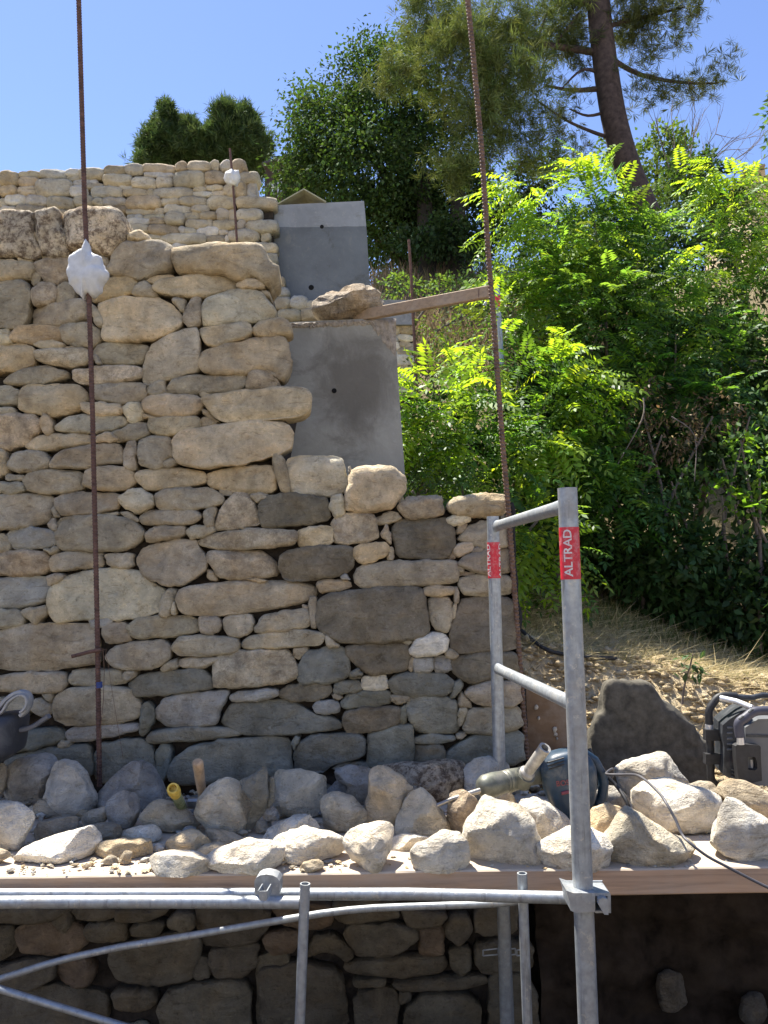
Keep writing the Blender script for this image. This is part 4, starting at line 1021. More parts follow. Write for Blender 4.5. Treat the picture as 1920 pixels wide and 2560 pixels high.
def text_on_tube(txt, p0, p1, r, t_lo, t_hi, ang, parent, height, name='lettering'):
    """letters running up the tube, wrapped on its surface; ang = where round the tube the baseline middle sits"""
    cu = bpy.data.curves.new('t', 'FONT'); cu.body = txt; cu.size = 1; cu.offset = .018; cu.resolution_u = 3
    to = bpy.data.objects.new('t', cu); COL.objects.link(to); bpy.context.view_layer.update()
    me = to.to_mesh(); vs = np.array([v.co[:] for v in me.vertices]); fs = [tuple(p.vertices) for p in me.polygons]; to.to_mesh_clear()
    bpy.data.objects.remove(to)
    import bmesh
    bm = bmesh.new(); bv = [bm.verts.new((v[0], v[1], 0)) for v in vs]
    for f in fs:
        try: bm.faces.new([bv[i] for i in f])
        except Exception: pass
    bmesh.ops.triangulate(bm, faces=bm.faces); bmesh.ops.subdivide_edges(bm, edges=[e for e in bm.edges if e.calc_length() > .25], cuts=2)
    bm.verts.index_update(); vs = np.array([v.co[:] for v in bm.verts]); fs = [tuple(v.index for v in f.verts) for f in bm.faces]; bm.free()
    x0, x1 = vs[:, 0].min(), vs[:, 0].max(); yc = (vs[:, 1].min()+vs[:, 1].max())/2; hh = vs[:, 1].max()-vs[:, 1].min()
    d = (p1-p0); L = d.length; d = d.normalized(); fx = Vector((1, 0, 0)); fx = (fx-d*fx.dot(d)).normalized(); fy = d.cross(fx)
    if fy.y > 0: fy = -fy
    out = []
    for v in vs:
        s_ = t_lo+(t_hi-t_lo)*(v[0]-x0)/(x1-x0)         # along the tube, t measured p0->p1 fraction
        w = -(v[1]-yc)/hh*height                       # letters' up points to the left
        an = ang+w/r; out.append(p0+d*L*s_+(fx*math.sin(an)+fy*math.cos(an))*(r+.0016))
    return mesh(name, out, fs, M_WHITE, parent, False)
def band(p0, p1, r, t0, t1, parent, name='label'):
    n_ = 40; d = (p1-p0); q0 = p0+d*t0; q1 = p0+d*t1; b_ = MB(); b_.tube([q0, q1], r+.0008, n_, cap=False); return smooth_angle(b_.build(name, M_LABEL, parent))
def tfrac(p0, p1, t, y):    # fraction along the post whose picture height is tile y
    sy = src(t, 0, y)[1]; lo, hi = 0, 1
    def py(q):
        p = p0+(p1-p0)*q; d = Vector(p); zc = d.dot(FWD); return 1280-FPX*d.dot(UPV)/zc
    for _ in range(40):
        m_ = (lo+hi)/2
        if py(m_) < sy: lo = m_
        else: hi = m_
    return lo
t0, t1 = tfrac(a0, b0, 'R', 655), tfrac(a0, b0, 'R', 1372)
lb = band(a0, b0, .0252, t0, t1, fr)
text_on_tube('ALTRAD', a0, b0, .0252, tfrac(a0, b0, 'R', 1335), tfrac(a0, b0, 'R', 690), -.42, lb, .021)
t0, t1 = tfrac(A0, A1, 'R', 862), tfrac(A0, A1, 'R', 1358)
lb2 = band(A0, A1, .0238, t0, t1, fr)
text_on_tube('ALTRAD', A0, A1, .0238, tfrac(A0, A1, 'R', 1335), tfrac(A0, A1, 'R', 890), -1.15, lb2, .021)
text_on_tube('ALTRAD', A0, A1, .0238, tfrac(A0, A1, 'R', 1350), tfrac(A0, A1, 'R', 880), 1.12, lb2, .021)
# ledgers, guard frame posts and braces
def pipe(name, pts, r, label, cat='scaffold tube', hollow=0, group=None, n=22):
    o = smooth_angle(MB().tube(pts, r, n, hollow=hollow).build(name, M_GALV, None, origin=pts[-1])); tag(o, label, cat, group); return o
led = empty('guard_rail', P('I', 1000, 655, 2.36), 'right-hand scaffold guard frame: top tube, open-ended upright and bowed brace below the planks', 'scaffold frame')
smooth_angle(MB().tube([P('H', -200, 655, 2.40), P('I', 200, 652, 2.38), P('I', 1000, 651, 2.34), P('J', 500, 675, 2.25)], .0160, 24).build('top_tube', M_GALV, led))
smooth_angle(MB().tube([P('J', 202, 528, 2.31), P('J', 236, 1480, 2.31)], .0136, 24, hollow=.72).build('upright', M_GALV, led))
bp = [P('H', -60, 1180, 2.42), P('H', 0, 1155, 2.42), P('H', 120, 1118, 2.42), P('H', 240, 1078, 2.42), P('H', 420, 1028, 2.42), P('H', 700, 968, 2.41), P('H', 1130, 898, 2.41), P('H', 1550, 826, 2.40), P('I', 350, 790, 2.39), P('I', 480, 768, 2.39), P('I', 640, 748, 2.38), P('I', 800, 735, 2.37), P('I', 1000, 727, 2.36), P('I', 1400, 714, 2.35), P('I', 1560, 706, 2.33), P('I', 1660, 690, 2.32)]
smooth_angle(MB().tube(bp, .0098, 18).build('brace', M_GALV, led))
led2 = empty('guard_rail', P('I', 385, 1000, 2.3), 'left-hand scaffold guard frame: lower tube, open-ended upright and brace slanting down out of the frame', 'scaffold frame')
smooth_angle(MB().tube([P('H', -200, 702, 2.33), P('H', 800, 698, 2.32), P('I', 355, 702, 2.30)], .0168, 24).build('top_tube', M_GALV, led2))
smooth_angle(MB().tube([P('I', 386, 590, 2.29), P('I', 352, 1480, 2.29)], .0138, 24, hollow=.74).build('upright', M_GALV, led2))
smooth_angle(MB().tube([P('H', -80, 1190, 2.36), P('H', 0, 1215, 2.36), P('H', 160, 1265, 2.36), P('H', 780, 1450, 2.36)], .0100, 18).build('brace', M_GALV, led2))
# wedge plate
wp = empty('wedge_clamp', P('V', 420, 620, 2.30), 'half-round steel plate with a folded wedge channel sticking out of it, on the left ledger', 'clamp')
arc = [(232, 640), (230, 400), (262, 345), (320, 308), (420, 292), (520, 310), (590, 345), (628, 400), (636, 470), (622, 620)]
f_ = [P('V', x, y, 2.31) for x, y in arc]; smooth_angle(MB().prism(f_, [p+Vector((0.004, .035, .004)) for p in f_]).build('plate', M_GALV, wp), 25)
q = MB()
def quad(pts, th): 
    f_ = [Vector(p) for p in pts]; nn = (f_[1]-f_[0]).cross(f_[2]-f_[0]).normalized()*th; q.prism(f_, [p+nn for p in f_])
u0, u1, u2, u3 = P('V', 350, 445, 2.30), P('V', 275, 565, 2.24), P('V', 320, 710, 2.24), P('V', 370, 560, 2.30)
w0, w1, w2, w3 = P('V', 500, 445, 2.30), P('V', 435, 560, 2.24), P('V', 420, 718, 2.24), P('V', 505, 580, 2.30)
quad([u0, u1, u2, u3], .003); quad([w0, w1, w2, w3], -.003); quad([u1, w1, w2, u2], .003)
q.build('wedge_channel', M_GALV, wp)
# post clamp with its wedge
cl = empty('post_clamp', P('L', 700, 1150, 2.13), 'cast clamp box holding the ledger on the near scaffold post, with a driven wedge', 'clamp')
b_ = MB(); ax = P('L', 775, 1100, 2.15)
fr_ = [(385, 905), (440, 860), (545, 770), (700, 930), (900, 960), (1080, 985), (1340, 945), (1365, 1000), (1370, 1410), (1300, 1420), (1000, 1400), (620, 1420), (500, 1370)]
yy = 2.105
c1 = [P('L', x, y, yy) for x, y in ((560, 985), (1030, 985), (1030, 1400), (600, 1415), (500, 1370), (470, 1150), (400, 930))]
b_.prism(c1, [p+Vector((0, .085, 0)) for p in c1])
smooth_angle(b_.build('clamp_body', M_GALV, cl), 30)
b_ = MB(); 
q_ = [P('L', x, y, 2.11) for x, y in ((1035, 985), (1340, 985), (1370, 1010), (1375, 1420), (1300, 1420), (1300, 1050), (1035, 1050))]
b_.prism(q_, [p+Vector((0, .075, 0)) for p in q_])
q_ = [P('L', x, y, 2.11) for x, y in ((1035, 1370), (1298, 1370), (1298, 1420), (1035, 1420))]
b_.prism(q_, [p+Vector((0, .075, 0)) for p in q_])
b_.build('jaw', M_GALV, cl)
b_ = MB(); q_ = [P('L', x, y, 2.09) for x, y in ((1110, 1130), (1200, 1090), (1300, 1120), (1320, 1180), (1320, 1460), (1230, 1455), (1160, 1330), (1100, 1230))]
b_.prism(q_, [p+Vector((0, .11, 0)) for p in q_]); smooth_angle(b_.build('wedge', M_WHITE if False else M_GALV, cl), 30)
b_ = MB(); b_.tube([P('L', 975, 725, 2.18), P('L', 1185, 720, 2.18)], .002, 8); q_ = [P('L', x, y, 2.2) for x, y in ((980, 740), (1180, 730), (1180, 930), (980, 930))]
b_.prism(q_, [p+Vector((0, .004, 0)) for p in q_]); b_.tube([P('L', 1045, 830, 2.185), P('L', 1045, 830, 2.2)], .006, 12); b_.build('bracket', M_GALV, cl)
# lower standard under the deck with its coupler
o = empty('lower_standard', P('I', 1575, 1400, 3.25), 'shaded steel upright under the deck, crossed by a square coupler', 'scaffold tube')
smooth_angle(MB().tube([P('I', 1560, 690, 3.25), P('I', 1595, 1600, 3.25)], .0238, 24).build('tube', M_GALV, o))
b_ = MB()
for x0, x1 in ((1440, 1530), (1538, 1632), (1640, 1700)):
    for (xa, ya, xb, yb) in ((x0, 985, x1, 975), (x0, 1018, x1, 1010), (x0, 985, x0, 1018), (x1, 975, x1, 1010)):
        b_.tube([P('I', xa, ya, 3.215), P('I', xb, yb, 3.215)], .003, 8)
b_.build('coupler', M_GALV, o)

# ------------------------------------------------------------ reinforcing bars
def rebar(pts, r, rib, pitch, lean=1):
    path = [Vector(p) for p in pts]; seg = [(path[i+1]-path[i]).length for i in range(len(path)-1)]; L = sum(seg)
    n_ = 12; st = pitch/3.0; m_ = int(L/st); v = []; acc = 0; k = 0
    for i in range(m_+1):
        s_ = i*st
        while k < len(seg)-1 and s_ > acc+seg[k]: acc += seg[k]; k += 1
        p = path[k]+(path[k+1]-path[k])*((s_-acc)/seg[k]); d = (path[k+1]-path[k]).normalized()
        a_ = Vector((1, 0, 0)); a_ = (a_-d*a_.dot(d)).normalized(); b2 = d.cross(a_)
        for j in range(n_):
            an = 6.2832*j/n_; ph = (s_/pitch + (an if an < 3.1416 else 6.2832-an)*.16*lean) % 1
            rr = r+rib*(1 if ph < .36 else 0); v.append(p+(a_*math.cos(an)+b2*math.sin(an))*rr)
    f = [(i*n_+j, i*n_+(j+1) % n_, (i+1)*n_+(j+1) % n_, (i+1)*n_+j) for i in range(m_) for j in range(n_)]
    return v, [q[::-1] for q in f]
yl = 3.30
lp_ = [P('X', 162, -160, yl), P('X', 170, 0, yl), P('X', 183, 450, yl), P('X', 192, 640, yl), P('X', 200, 900, yl), P('X', 210, 1350, yl), P('X', 215, 1700, yl)]
v, f = rebar(lp_, .0092, .0018, .012); lb_ = empty('steel_bar', lp_[-1], 'long rusty ribbed steel bar before the wall at left, with a white plaster blob', 'rebar')
mesh('bar', v, f, M_RUST, lb_, False)
pb = [src('A', x, y) for x, y in ((505, 215), (522, 245), (530, 290), (560, 310), (590, 330), (605, 380), (640, 430), (632, 470), (600, 510), (590, 550), (560, 570), (540, 560), (520, 545), (500, 560), (492, 598), (475, 570), (440, 535), (410, 490), (408, 430), (412, 390), (420, 340), (455, 300), (490, 270), (490, 235))]
pp = resample(np.array(pb), 70); p3 = np.array([ray(x, y)*3.29 for x, y in pp]); V_, f_2 = rock_mesh(p3, p3.mean(0), 3.30, .045, 2.0, 0, 1.6, None, 5)
mesh('plaster_blob', V_, f_2, mat_simple('white_plaster', (.60, .60, .58), .9, 0, .12, 30, .7), lb_, True)
smooth_angle(MB().tube([P('C', 425, 335, 3.27), P('C', 520, 310, 3.275), P('C', 600, 295, 3.28)], .0075, 10).build('cross_stub', M_RUST, lb_))
smooth_angle(MB().tube([P('C', 587, 485, yl), P('C', 588, 520, yl)], .0125, 14).build('tape', mat_simple('blue_tape', (.03, .06, .22), .5), lb_))
wb = MB()
wb.tube([P('C', 610, 285, 3.27), P('C', 618, 420, 3.27), P('C', 612, 600, 3.27), P('C', 590, 830, 3.28), P('C', 580, 1090, 3.28)], .0012, 6)
wb.tube([P('C', 640, 370, 3.27), P('C', 655, 480, 3.27), P('C', 690, 700, 3.27), P('C', 730, 940, 3.27)], .0008, 6)
wb.tube([P('C', 560, 285, 3.26), P('C', 600, 300, 3.26), P('C', 630, 290, 3.27), P('C', 625, 330, 3.27), P('C', 640, 370, 3.27)], .0012, 6)
wb.build('binding_wire', M_RUST_L, lb_)
yr = 3.42
rp_ = [P('X', 998, -160, yr), P('X', 1010, 0, yr), P('X', 1022, 120, yr), P('X', 1040, 320, yr), P('X', 1054, 540, yr), P('X', 1068, 720, yr), P('X', 1084, 940, yr), P('X', 1096, 1080, yr), P('X', 1112, 1290, yr+.04), P('X', 1138, 1640, yr+.06)]
v, f = rebar(rp_, .0098, .0030, .0165); rb_ = empty('steel_bar', rp_[-1], 'tall ribbed steel bar rising at the right-hand end of the nearest wall', 'rebar')
mesh('bar', v, f, M_RUST_L, rb_, False)
yb = 6.9
bp_ = [P('G', 1362, -20, yb), P('G', 1378, 160, yb), P('G', 1392, 350, yb), P('G', 1405, 540, yb), P('G', 1412, 640, yb)]
b3 = empty('steel_bar', bp_[-1], 'thin dark steel bar with a plaster patch, in front of the upper terrace wall', 'rebar')
MB().tube(bp_, .010, 8).build('bar', M_RUST, b3)
pb = [src('G', x, y) for x, y in ((1375, 105), (1415, 120), (1422, 170), (1400, 205), (1370, 205), (1340, 180), (1338, 130))]
p3 = np.array([ray(x, y)*6.9 for x, y in resample(np.array(pb), 30)]); V_, f_2 = rock_mesh(p3, p3.mean(0), 6.9, .06, 2, 0, 2, None, 6)
mesh('plaster_blob', V_, f_2, bpy.data.materials['white_plaster'], b3, True)
o = MB().tube([P('F', 1000, 235, 6.15), P('F', 1015, 450, 6.15), P('F', 1022, 640, 6.15), P('F', 1045, 1020, 6.15), P('F', 1050, 1200, 6.15)], .011, 8).build('steel_bar', M_RUST, None, False, P('F', 1050, 1200, 6.15))
tag(o, 'thin dark steel bar beside the short wall end, right of the boulder', 'rebar')
# drainage liner along the wall's right end
mv = []; mf = []; N_ = 60
for i in range(N_+1):
    t = i/N_; sy = 1085+(1655-1085)*t; sx = 1104+(1139-1104)*t+2.2*math.sin(t*19)+1.4*math.sin(t*47)
    for (dx, dy) in ((-.010, 0), (.011+.003*math.sin(t*31), .01), (.02, .42), (-.002, .42)):
        p = P('X', sx, sy, 3.50); mv.append((p.x+dx, p.y+dy, p.z))
for i in range(N_):
    for j in range(4): mf.append((i*4+j, i*4+(j+1) % 4, (i+1)*4+(j+1) % 4, (i+1)*4+j))
o = mesh('drainage_liner', mv, [q[::-1] for q in mf], mat_simple('black_liner', (.014, .013, .013), .8, 0, .3, 60, .3), None, True, None, mv[-1]); tag(o, 'black wavy liner sheet hanging down the right end of the nearest wall', 'liner')
# brown shuttering panel behind the liner
f_ = [P('K', x, y, 3.58) for x, y in ((225, 520), (470, 640), (480, 900), (480, 1100), (245, 1100))]
pnl = empty('shuttering_panel', f_[-1], 'brown weathered plywood shuttering with mortar drips, behind the far scaffold post', 'panel')
MB().prism(f_, [p+Vector((0, .02, 0)) for p in f_]).build('board', mat_wood('plywood', (.20, .125, .07), (6, 30, 14)), pnl)
for x, y, s in ((285, 635, 12), (300, 700, 10), (397, 768, 16), (402, 798, 12), (410, 822, 8)):
    q_ = [src('K', x+math.cos(i*.7)*s*random.uniform(.5, 1.1), y+math.sin(i*.7)*s*random.uniform(.8, 1.5)) for i in range(9)]; p3 = np.array([ray(*p)*3.575 for p in q_]); V_, f_2 = rock_mesh(p3, p3.mean(0), 3.577, .006, 2, 0, .3, None, 3, 3)
    mesh('mortar_drip', V_, f_2, bpy.data.materials.get('mortar2') or mat_simple('mortar2', (.45, .40, .32), .9), pnl)

# ------------------------------------------------------------ slanting board on the concrete panel
bz = MB()
A_, B_ = P('F', 640, 698, 3.86), P('F', 905, 697, 3.80); C_, D_ = P('F', 1478, 572, 3.45), P('F', 1478, 512, 3.45)
E_ = P('F', 880, 652, 3.80); G_ = P('F', 640, 690, 3.86)
d_ = (C_-B_); fr_ = [B_-d_*.42, B_, C_, C_+(D_-C_), B_+(D_-C_)*1.0, B_-d_*.42+(D_-C_)*1.0]
hgt = .105
st = P('F', 640, 700, 3.98); en = P('F', 1478, 545, 3.47)
dd = (en-st).normalized(); side = dd.cross(Vector((0, 0, 1))).normalized(); upn = side.cross(dd)
rot = Matrix((dd, side, upn)).transposed()
mid = (st+en)/2
o = MB().box(mid, ((en-st).length, .030, .052), rot, .003).build('sawn_board', M_BOARD, None, False, st); tag(o, 'slanting sawn board reaching from under the boulder out to the tall bar', 'board')
nb_ = MB().box(en-dd*.055-side*.0+upn*.0+Vector((0, -.017, -.002)), (.004, .004, .035), rot, 0).build('nail', M_RUST, o)
# far scaffold pole
fp = empty('scaffold_pole', P('X', 1078, 740, 5.6), 'distant steel scaffold pole with a red band, standing in the scrub behind the tall bar', 'scaffold tube')
smooth_angle(MB().tube([P('R', -640+640, 0, 5.6) if False else P('X', 1074, 617, 5.6), P('X', 1081, 735, 5.6), P('X', 1084, 790, 5.6)], .017, 12).build('tube', M_GALV, fp))
MB().tube([P('X', 1075.5, 640, 5.6), P('X', 1077, 663, 5.6)], .0195, 12).build('red_band', M_LABEL, fp)
MB().tube([P('X', 1046, 660, 5.6), P('X', 1058, 642, 5.6)], .012, 10).build('brace', M_GALV, fp)

# rough side of the trench under the deck, right of the wall
tv = []; tf = []; NX, NZ = 70, 54
for i in range(NX+1):
    for k in range(NZ+1):
        x = .60+2.6*i/NX; z = -.955-1.5*k/NZ; q = (x, 0, z)
        d = .09*fb(q, 2.2, 4)+.035*fb(q, 8, 3)+(vor(q, 5)-.4)*.09+(vor(q, 16)-.4)*.03
        tv.append((x, 3.46-d*min(1, k/3+.2)+.10*(1-k/NZ)*0, z))
for i in range(NX):
    for k in range(NZ): a_ = i*(NZ+1)+k; tf.append((a_, a_+1, a_+NZ+2, a_+NZ+1))
o = mesh('trench_side', tv, tf, mat_simple('shade_dark_subsoil', (.038, .028, .020), 1, 0, .6, 9, 1.0, .1, ((.06, .045, .03), .5)), None, True); tag(o, None, None, None, 'structure')  # the pit's shade is put into this dark soil colour
for (x, y, w, h, lb_) in ((1680, 2480, 70, 100, 'dim oblong stone stuck in the dark trench side, lower right'), (1880, 2520, 60, 70, 'dim rounded stone stuck in the dark trench side at the lower right corner')):
    rock('stone', [(x-w*.5, y-h*.4), (x, y-h*.5), (x+w*.45, y-h*.45), (x+w*.5, y+h*.3), (x+w*.1, y+h*.5), (x-w*.45, y+h*.4)], 3.42, .05, 'e', lb_, 'stone', None, None, 4, 1, None, int(x), 2.5, 30)
# ------------------------------------------------------------ rotary hammer
YD = 2.92
M_BLUE = mat_simple('blue_tool_plastic', (.012, .036, .066), .45, 0, .25, 30, .1, .5, ((.22, .20, .17), .35))
M_GEAR = mat_simple('worn_grey_green_housing', (.12, .125, .10), .5, .35, .35, 25, .15, .5, ((.26, .24, .20), .6))
M_STEEL = mat_simple('worn_steel', (.32, .30, .27), .4, .8, .3, 40, .1)
dr = empty('rotary_hammer', P('M', 1250, 740, YD), 'blue rotary hammer with grey gearbox and long chisel on the stones by the post', 'power tool')
def lathe(stations, n=28):
    b_ = MB(); b_.tube([s_[0] for s_ in stations], [s_[1] for s_ in stations], n); return b_
g0, g1 = P('M', 585, 505, YD-.10), P('M', 1010, 400, YD+.02); d_ = g1-g0; px = YD/FPX*.33755
smooth_angle(lathe([(g0, 38*px), (g0+d_*.03, 62*px), (g0+d_*.10, 82*px), (g0+d_*.24, 86*px), (g0+d_*.40, 80*px), (g0+d_*.42, 74*px), (g0+d_*.44, 80*px), (g0+d_*.47, 74*px), (g0+d_*.49, 82*px), (g0+d_*.72, 74*px), (g0+d_*.74, 66*px), (g0+d_*.85, 70*px), (g0+d_*1.25, 82*px)]).build('gearbox', M_GEAR, dr), 40)
c0, c1, c2 = P('M', 600, 520, YD-.10), P('M', 375, 590, YD-.13), P('M', 112, 700, YD-.17)
smooth_angle(lathe([(c0, 20*px), (c0+(c1-c0)*.4, 19*px), (c1, 15*px), (c1+(c2-c1)*.1, 14*px), (c1+(c2-c1)*.6, 14*px), (c2, 5*px)], 10).build('chisel', M_STEEL, dr), 40)
h0, h1 = P('M', 945, 385, YD-.06), P('M', 1075, 205, YD-.13)
hh = MB().tube([h0-(h1-h0)*.25, h0, h0+(h1-h0)*.06, h1], [52*px, 55*px, 40*px, 44*px], 28, hollow=.66)
smooth_angle(hh.build('side_handle', mat_simple('grip', (.36, .34, .30), .5, .1, .3, 40, .1, .4, ((.10, .09, .08), .5)), dr), 40)
smooth_angle(MB().tube([h0-(h1-h0)*.42, h0-(h1-h0)*.1], [78*px, 70*px], 28).build('handle_collar', M_GEAR, dr), 40)
bo = [(1030, 360), (1060, 300), (1100, 245), (1240, 208), (1330, 222), (1400, 262), (1440, 330), (1450, 450), (1430, 600), (1380, 700), (1250, 752), (1190, 730), (1120, 640), (1085, 560), (1050, 470)]
pp = resample(chaikin([src('M', *p) for p in bo], 1, .2), 48); p3 = np.array([ray(*p)*YD for p in pp]); V_, f_2 = rock_mesh(p3, p3.mean(0), YD, .062, 4.0, 0, .0, None, 1)
bd = mesh('motor_housing', V_, f_2, M_BLUE, dr, True)
for k in range(3):
    y_ = 288+k*24; MB().tube([P('M', 1085+k*8, y_+30, YD-.066), P('M', 1215, y_-8, YD-.066)], .0028, 8).build('vent_slot', M_BLACK, bd)
hd = [P('M', x, y, YD+.02) for x, y in ((1370, 250), (1440, 300), (1490, 390), (1508, 460), (1500, 560), (1470, 650), (1400, 720), (1340, 730))]
smooth_angle(MB().tube(hd, [.016, .017, .017, .018, .018, .018, .018, .016], 18).build('rear_handle', M_BLUE, dr), 50)
def flat_text(txt, p0, p1, hgt, mat, parent, name='lettering', out=Vector((0, -.002, 0))):
    cu = bpy.data.curves.new('t', 'FONT'); cu.body = txt; cu.size = 1; cu.extrude = .01; cu.offset = .01; cu.resolution_u = 3
    to = bpy.data.objects.new('t', cu); COL.objects.link(to); bpy.context.view_layer.update(); me = to.to_mesh()
    vs = np.array([v.co[:] for v in me.vertices]); fs = [tuple(p.vertices) for p in me.polygons]; to.to_mesh_clear(); bpy.data.objects.remove(to)
    x0, x1 = vs[:, 0].min(), vs[:, 0].max(); y0_, y1_ = vs[:, 1].min(), vs[:, 1].max(); d = p1-p0; u_ = Vector((0, -1, 0)).cross(d).normalized()
    if u_.z < 0: u_ = -u_
    pts = [p0+d*((v[0]-x0)/(x1-x0))+u_*((v[1]-y0_)/(y1_-y0_)*hgt)+out*(1 if v[2] > 0 else 0) for v in vs]
    return mesh(name, pts, fs, mat, parent, False)
flat_text('BOSCH', P('M', 1162, 492, YD-.0625), P('M', 1330, 470, YD-.0625), 38*px, mat_simple('faded_red_print', (.20, .05, .06), .5), bd)
smooth_angle(MB().tube([P('M', 1195, 545, YD-.063), P('M', 1300, 520, YD-.063)], .006, 8).build('red_stripe', bpy.data.materials['faded_red_print'], bd))
# power cable
cp = [P('M', 1470, 330, 2.98), P('M', 1560, 430, 2.96), P('K', 740, 1000, 2.95), P('K', 700, 1030, 2.9), P('K', 780, 1035, 2.84), P('K', 850, 1034, 2.78), P('K', 900, 1045, 2.72), P('K', 960, 1090, 2.64), P('K', 1020, 1150, 2.58), P('K', 1060, 1210, 2.53), P('K', 1110, 1300, 2.50), P('J', 1150, 300, 2.47), P('J', 1200, 352, 2.44), P('J', 1300, 428, 2.42), P('J', 1420, 492, 2.41), P('J', 1550, 560, 2.40), P('J', 1670, 618, 2.39), P('J', 1900, 720, 2.37)]
def spline(pts, k=6):
    out = []; n_ = len(pts)
    for i in range(n_-1):
        a_, b_, c_, d2 = pts[max(i-1, 0)], pts[i], pts[i+1], pts[min(i+2, n_-1)]
        for j in range(k):
            t = j/k; out.append(.5*((2*b_)+(c_-a_)*t+(2*a_-5*b_+4*c_-d2)*t*t+(3*b_-a_-3*c_+d2)*t**3))
    out.append(pts[-1]); return out
o = smooth_angle(MB().tube(spline(cp), .0042, 12).build('power_cable', mat_simple('grey_black_cable', (.07, .068, .075), .5, 0, .3, 20, 0, .5, ((.22, .2, .18), .4)), None, origin=cp[-4])); tag(o, 'dark power cable looping over the crumbly block and off the plank edge', 'cable')
cp = [P('K', 600, 880, 3.0), P('K', 640, 960, 2.98), P('K', 700, 1040, 2.95), P('K', 760, 1100, 2.93), P('K', 820, 1190, 2.88), P('K', 850, 1290, 2.86)]
o = smooth_angle(MB().tube(spline(cp), .0065, 12).build('power_cable', M_BLACK, None, origin=cp[-1])); tag(o, 'short thick black cable sagging from the drill handle into the stones', 'cable')

# ------------------------------------------------------------ handles of hammer and chisel
ha = empty('hammer', P('Q', 550, 780, 2.98), 'bare wooden hammer handle sticking up out of the pile, the paler of two', 'hand tool')
qx = 2.95/FPX*.19289
a_, b_ = P('Q', 488, 280, 2.88), P('Q', 555, 760, 2.99)
smooth_angle(MB().tube([a_, a_+(b_-a_)*.02, a_+(b_-a_)*.1, a_+(b_-a_)*.5, b_, b_+(b_-a_)*.15], [52*qx, 64*qx, 68*qx, 62*qx, 52*qx, 50*qx], 24).build('handle', mat_wood('ash_handle', (.50, .34, .20), (60, 60, 5)), ha), 50)
hp = b_+(b_-a_)*.12
MB().box(hp, (.12, .035, .035), None, .008).build('head', M_STEEL, ha)
ch = empty('chisel', P('Q', 300, 900, 2.95), 'chisel handle with a mushroomed yellow cap and mossy green shaft, left of the wooden handle', 'hand tool')
a_, b_ = P('Q', 172, 640, 2.74), P('Q', 300, 900, 2.90)
smooth_angle(MB().tube([a_-(b_-a_)*.06, a_, a_+(b_-a_)*.12, a_+(b_-a_)*.3], [64*qx, 76*qx, 74*qx, 58*qx], 24, hollow=.72).build('cap', mat_simple('yellow_cap', (.60, .42, .07), .6, 0, .25, 60, .2, .4, ((.4, .35, .25), .4)), ch), 50)
smooth_angle(MB().tube([a_+(b_-a_)*.25, b_, b_+(b_-a_)*.3], [64*qx, 58*qx, 50*qx], 20).build('shaft', mat_simple('mossy_green_grip', (.16, .19, .10), .8, 0, .5, 70, .4, .3, ((.4, .38, .25), .7)), ch), 50)

# ------------------------------------------------------------ grey tub with handles, far left
M_TUB = mat_simple('grey_rubber_tub', (.055, .055, .060), .6, 0, .25, 12, .15, .4, ((.2, .2, .19), .5))
M_TUBL = mat_simple('dusty_grey_rim', (.34, .34, .33), .7, 0, .25, 30, .2, .4)
YT = 3.08
tb = empty('rubber_tub', P('O', 60, 1430, YT), 'dark grey flexible tub with loop handles, cut by the left edge against the wall', 'tub')
body = [(-700, 760), (-200, 690), (90, 645), (220, 640), (330, 650), (365, 720), (345, 900), (320, 1080), (290, 1270), (180, 1330), (60, 1430), (-200, 1520), (-700, 1560)]
pp = resample(chaikin([src('O', *p) for p in body], 1, .15), 60); p3 = np.array([ray(*p)*YT for p in pp]); V_, f_2 = rock_mesh(p3, p3.mean(0), YT, .13, 3.5, 0, .0, None, 1)
bdy = mesh('body', V_, f_2, M_TUB, tb, True)
def strap(pts, w, th, name, mat):
    q = spline([Vector(p) for p in pts], 6); b_ = MB(); n_ = len(q); v = []
    for i, p in enumerate(q):
        t = (q[min(i+1, n_-1)]-q[max(i-1, 0)]).normalized(); nn = t.cross(Vector((0, 1, 0))).normalized()
        for dy, dn in ((-w, -th*.6), (-w*.7, -th), (w*.7, -th), (w, -th*.6), (w, th*.6), (w*.7, th), (-w*.7, th), (-w, th*.6)): v.append(p+Vector((0, dy, 0))+nn*dn)
    f = [(i*8+j, i*8+(j+1) % 8, (i+1)*8+(j+1) % 8, (i+1)*8+j) for i in range(n_-1) for j in range(8)]
    f += [tuple(range(8)), tuple((n_-1)*8+7-j for j in range(8))]
    b_.add(v, f); return smooth_angle(b_.build(name, mat, tb), 40)
strap([P('O', x, y, YT-.03) for x, y in ((-260, 820), (-120, 700), (0, 570), (120, 430), (240, 345), (350, 318), (435, 350), (478, 420), (470, 520), (420, 620), (340, 690))], .020, .0075, 'handle', M_TUBL)
strap([P('O', x, y, YT-.06) for x, y in ((-120, 760), (40, 630), (140, 480), (250, 395), (350, 365), (425, 410), (430, 520), (380, 600), (330, 640))], .012, .0045, 'rim', M_TUBL)
strap([P('O', x, y, YT-.01) for x, y in ((330, 920), (430, 905), (560, 850), (680, 770), (780, 700))], .016, .0085, 'handle', mat_simple('dull_grey_rubber', (.15, .15, .155), .7, 0, .2, 20))

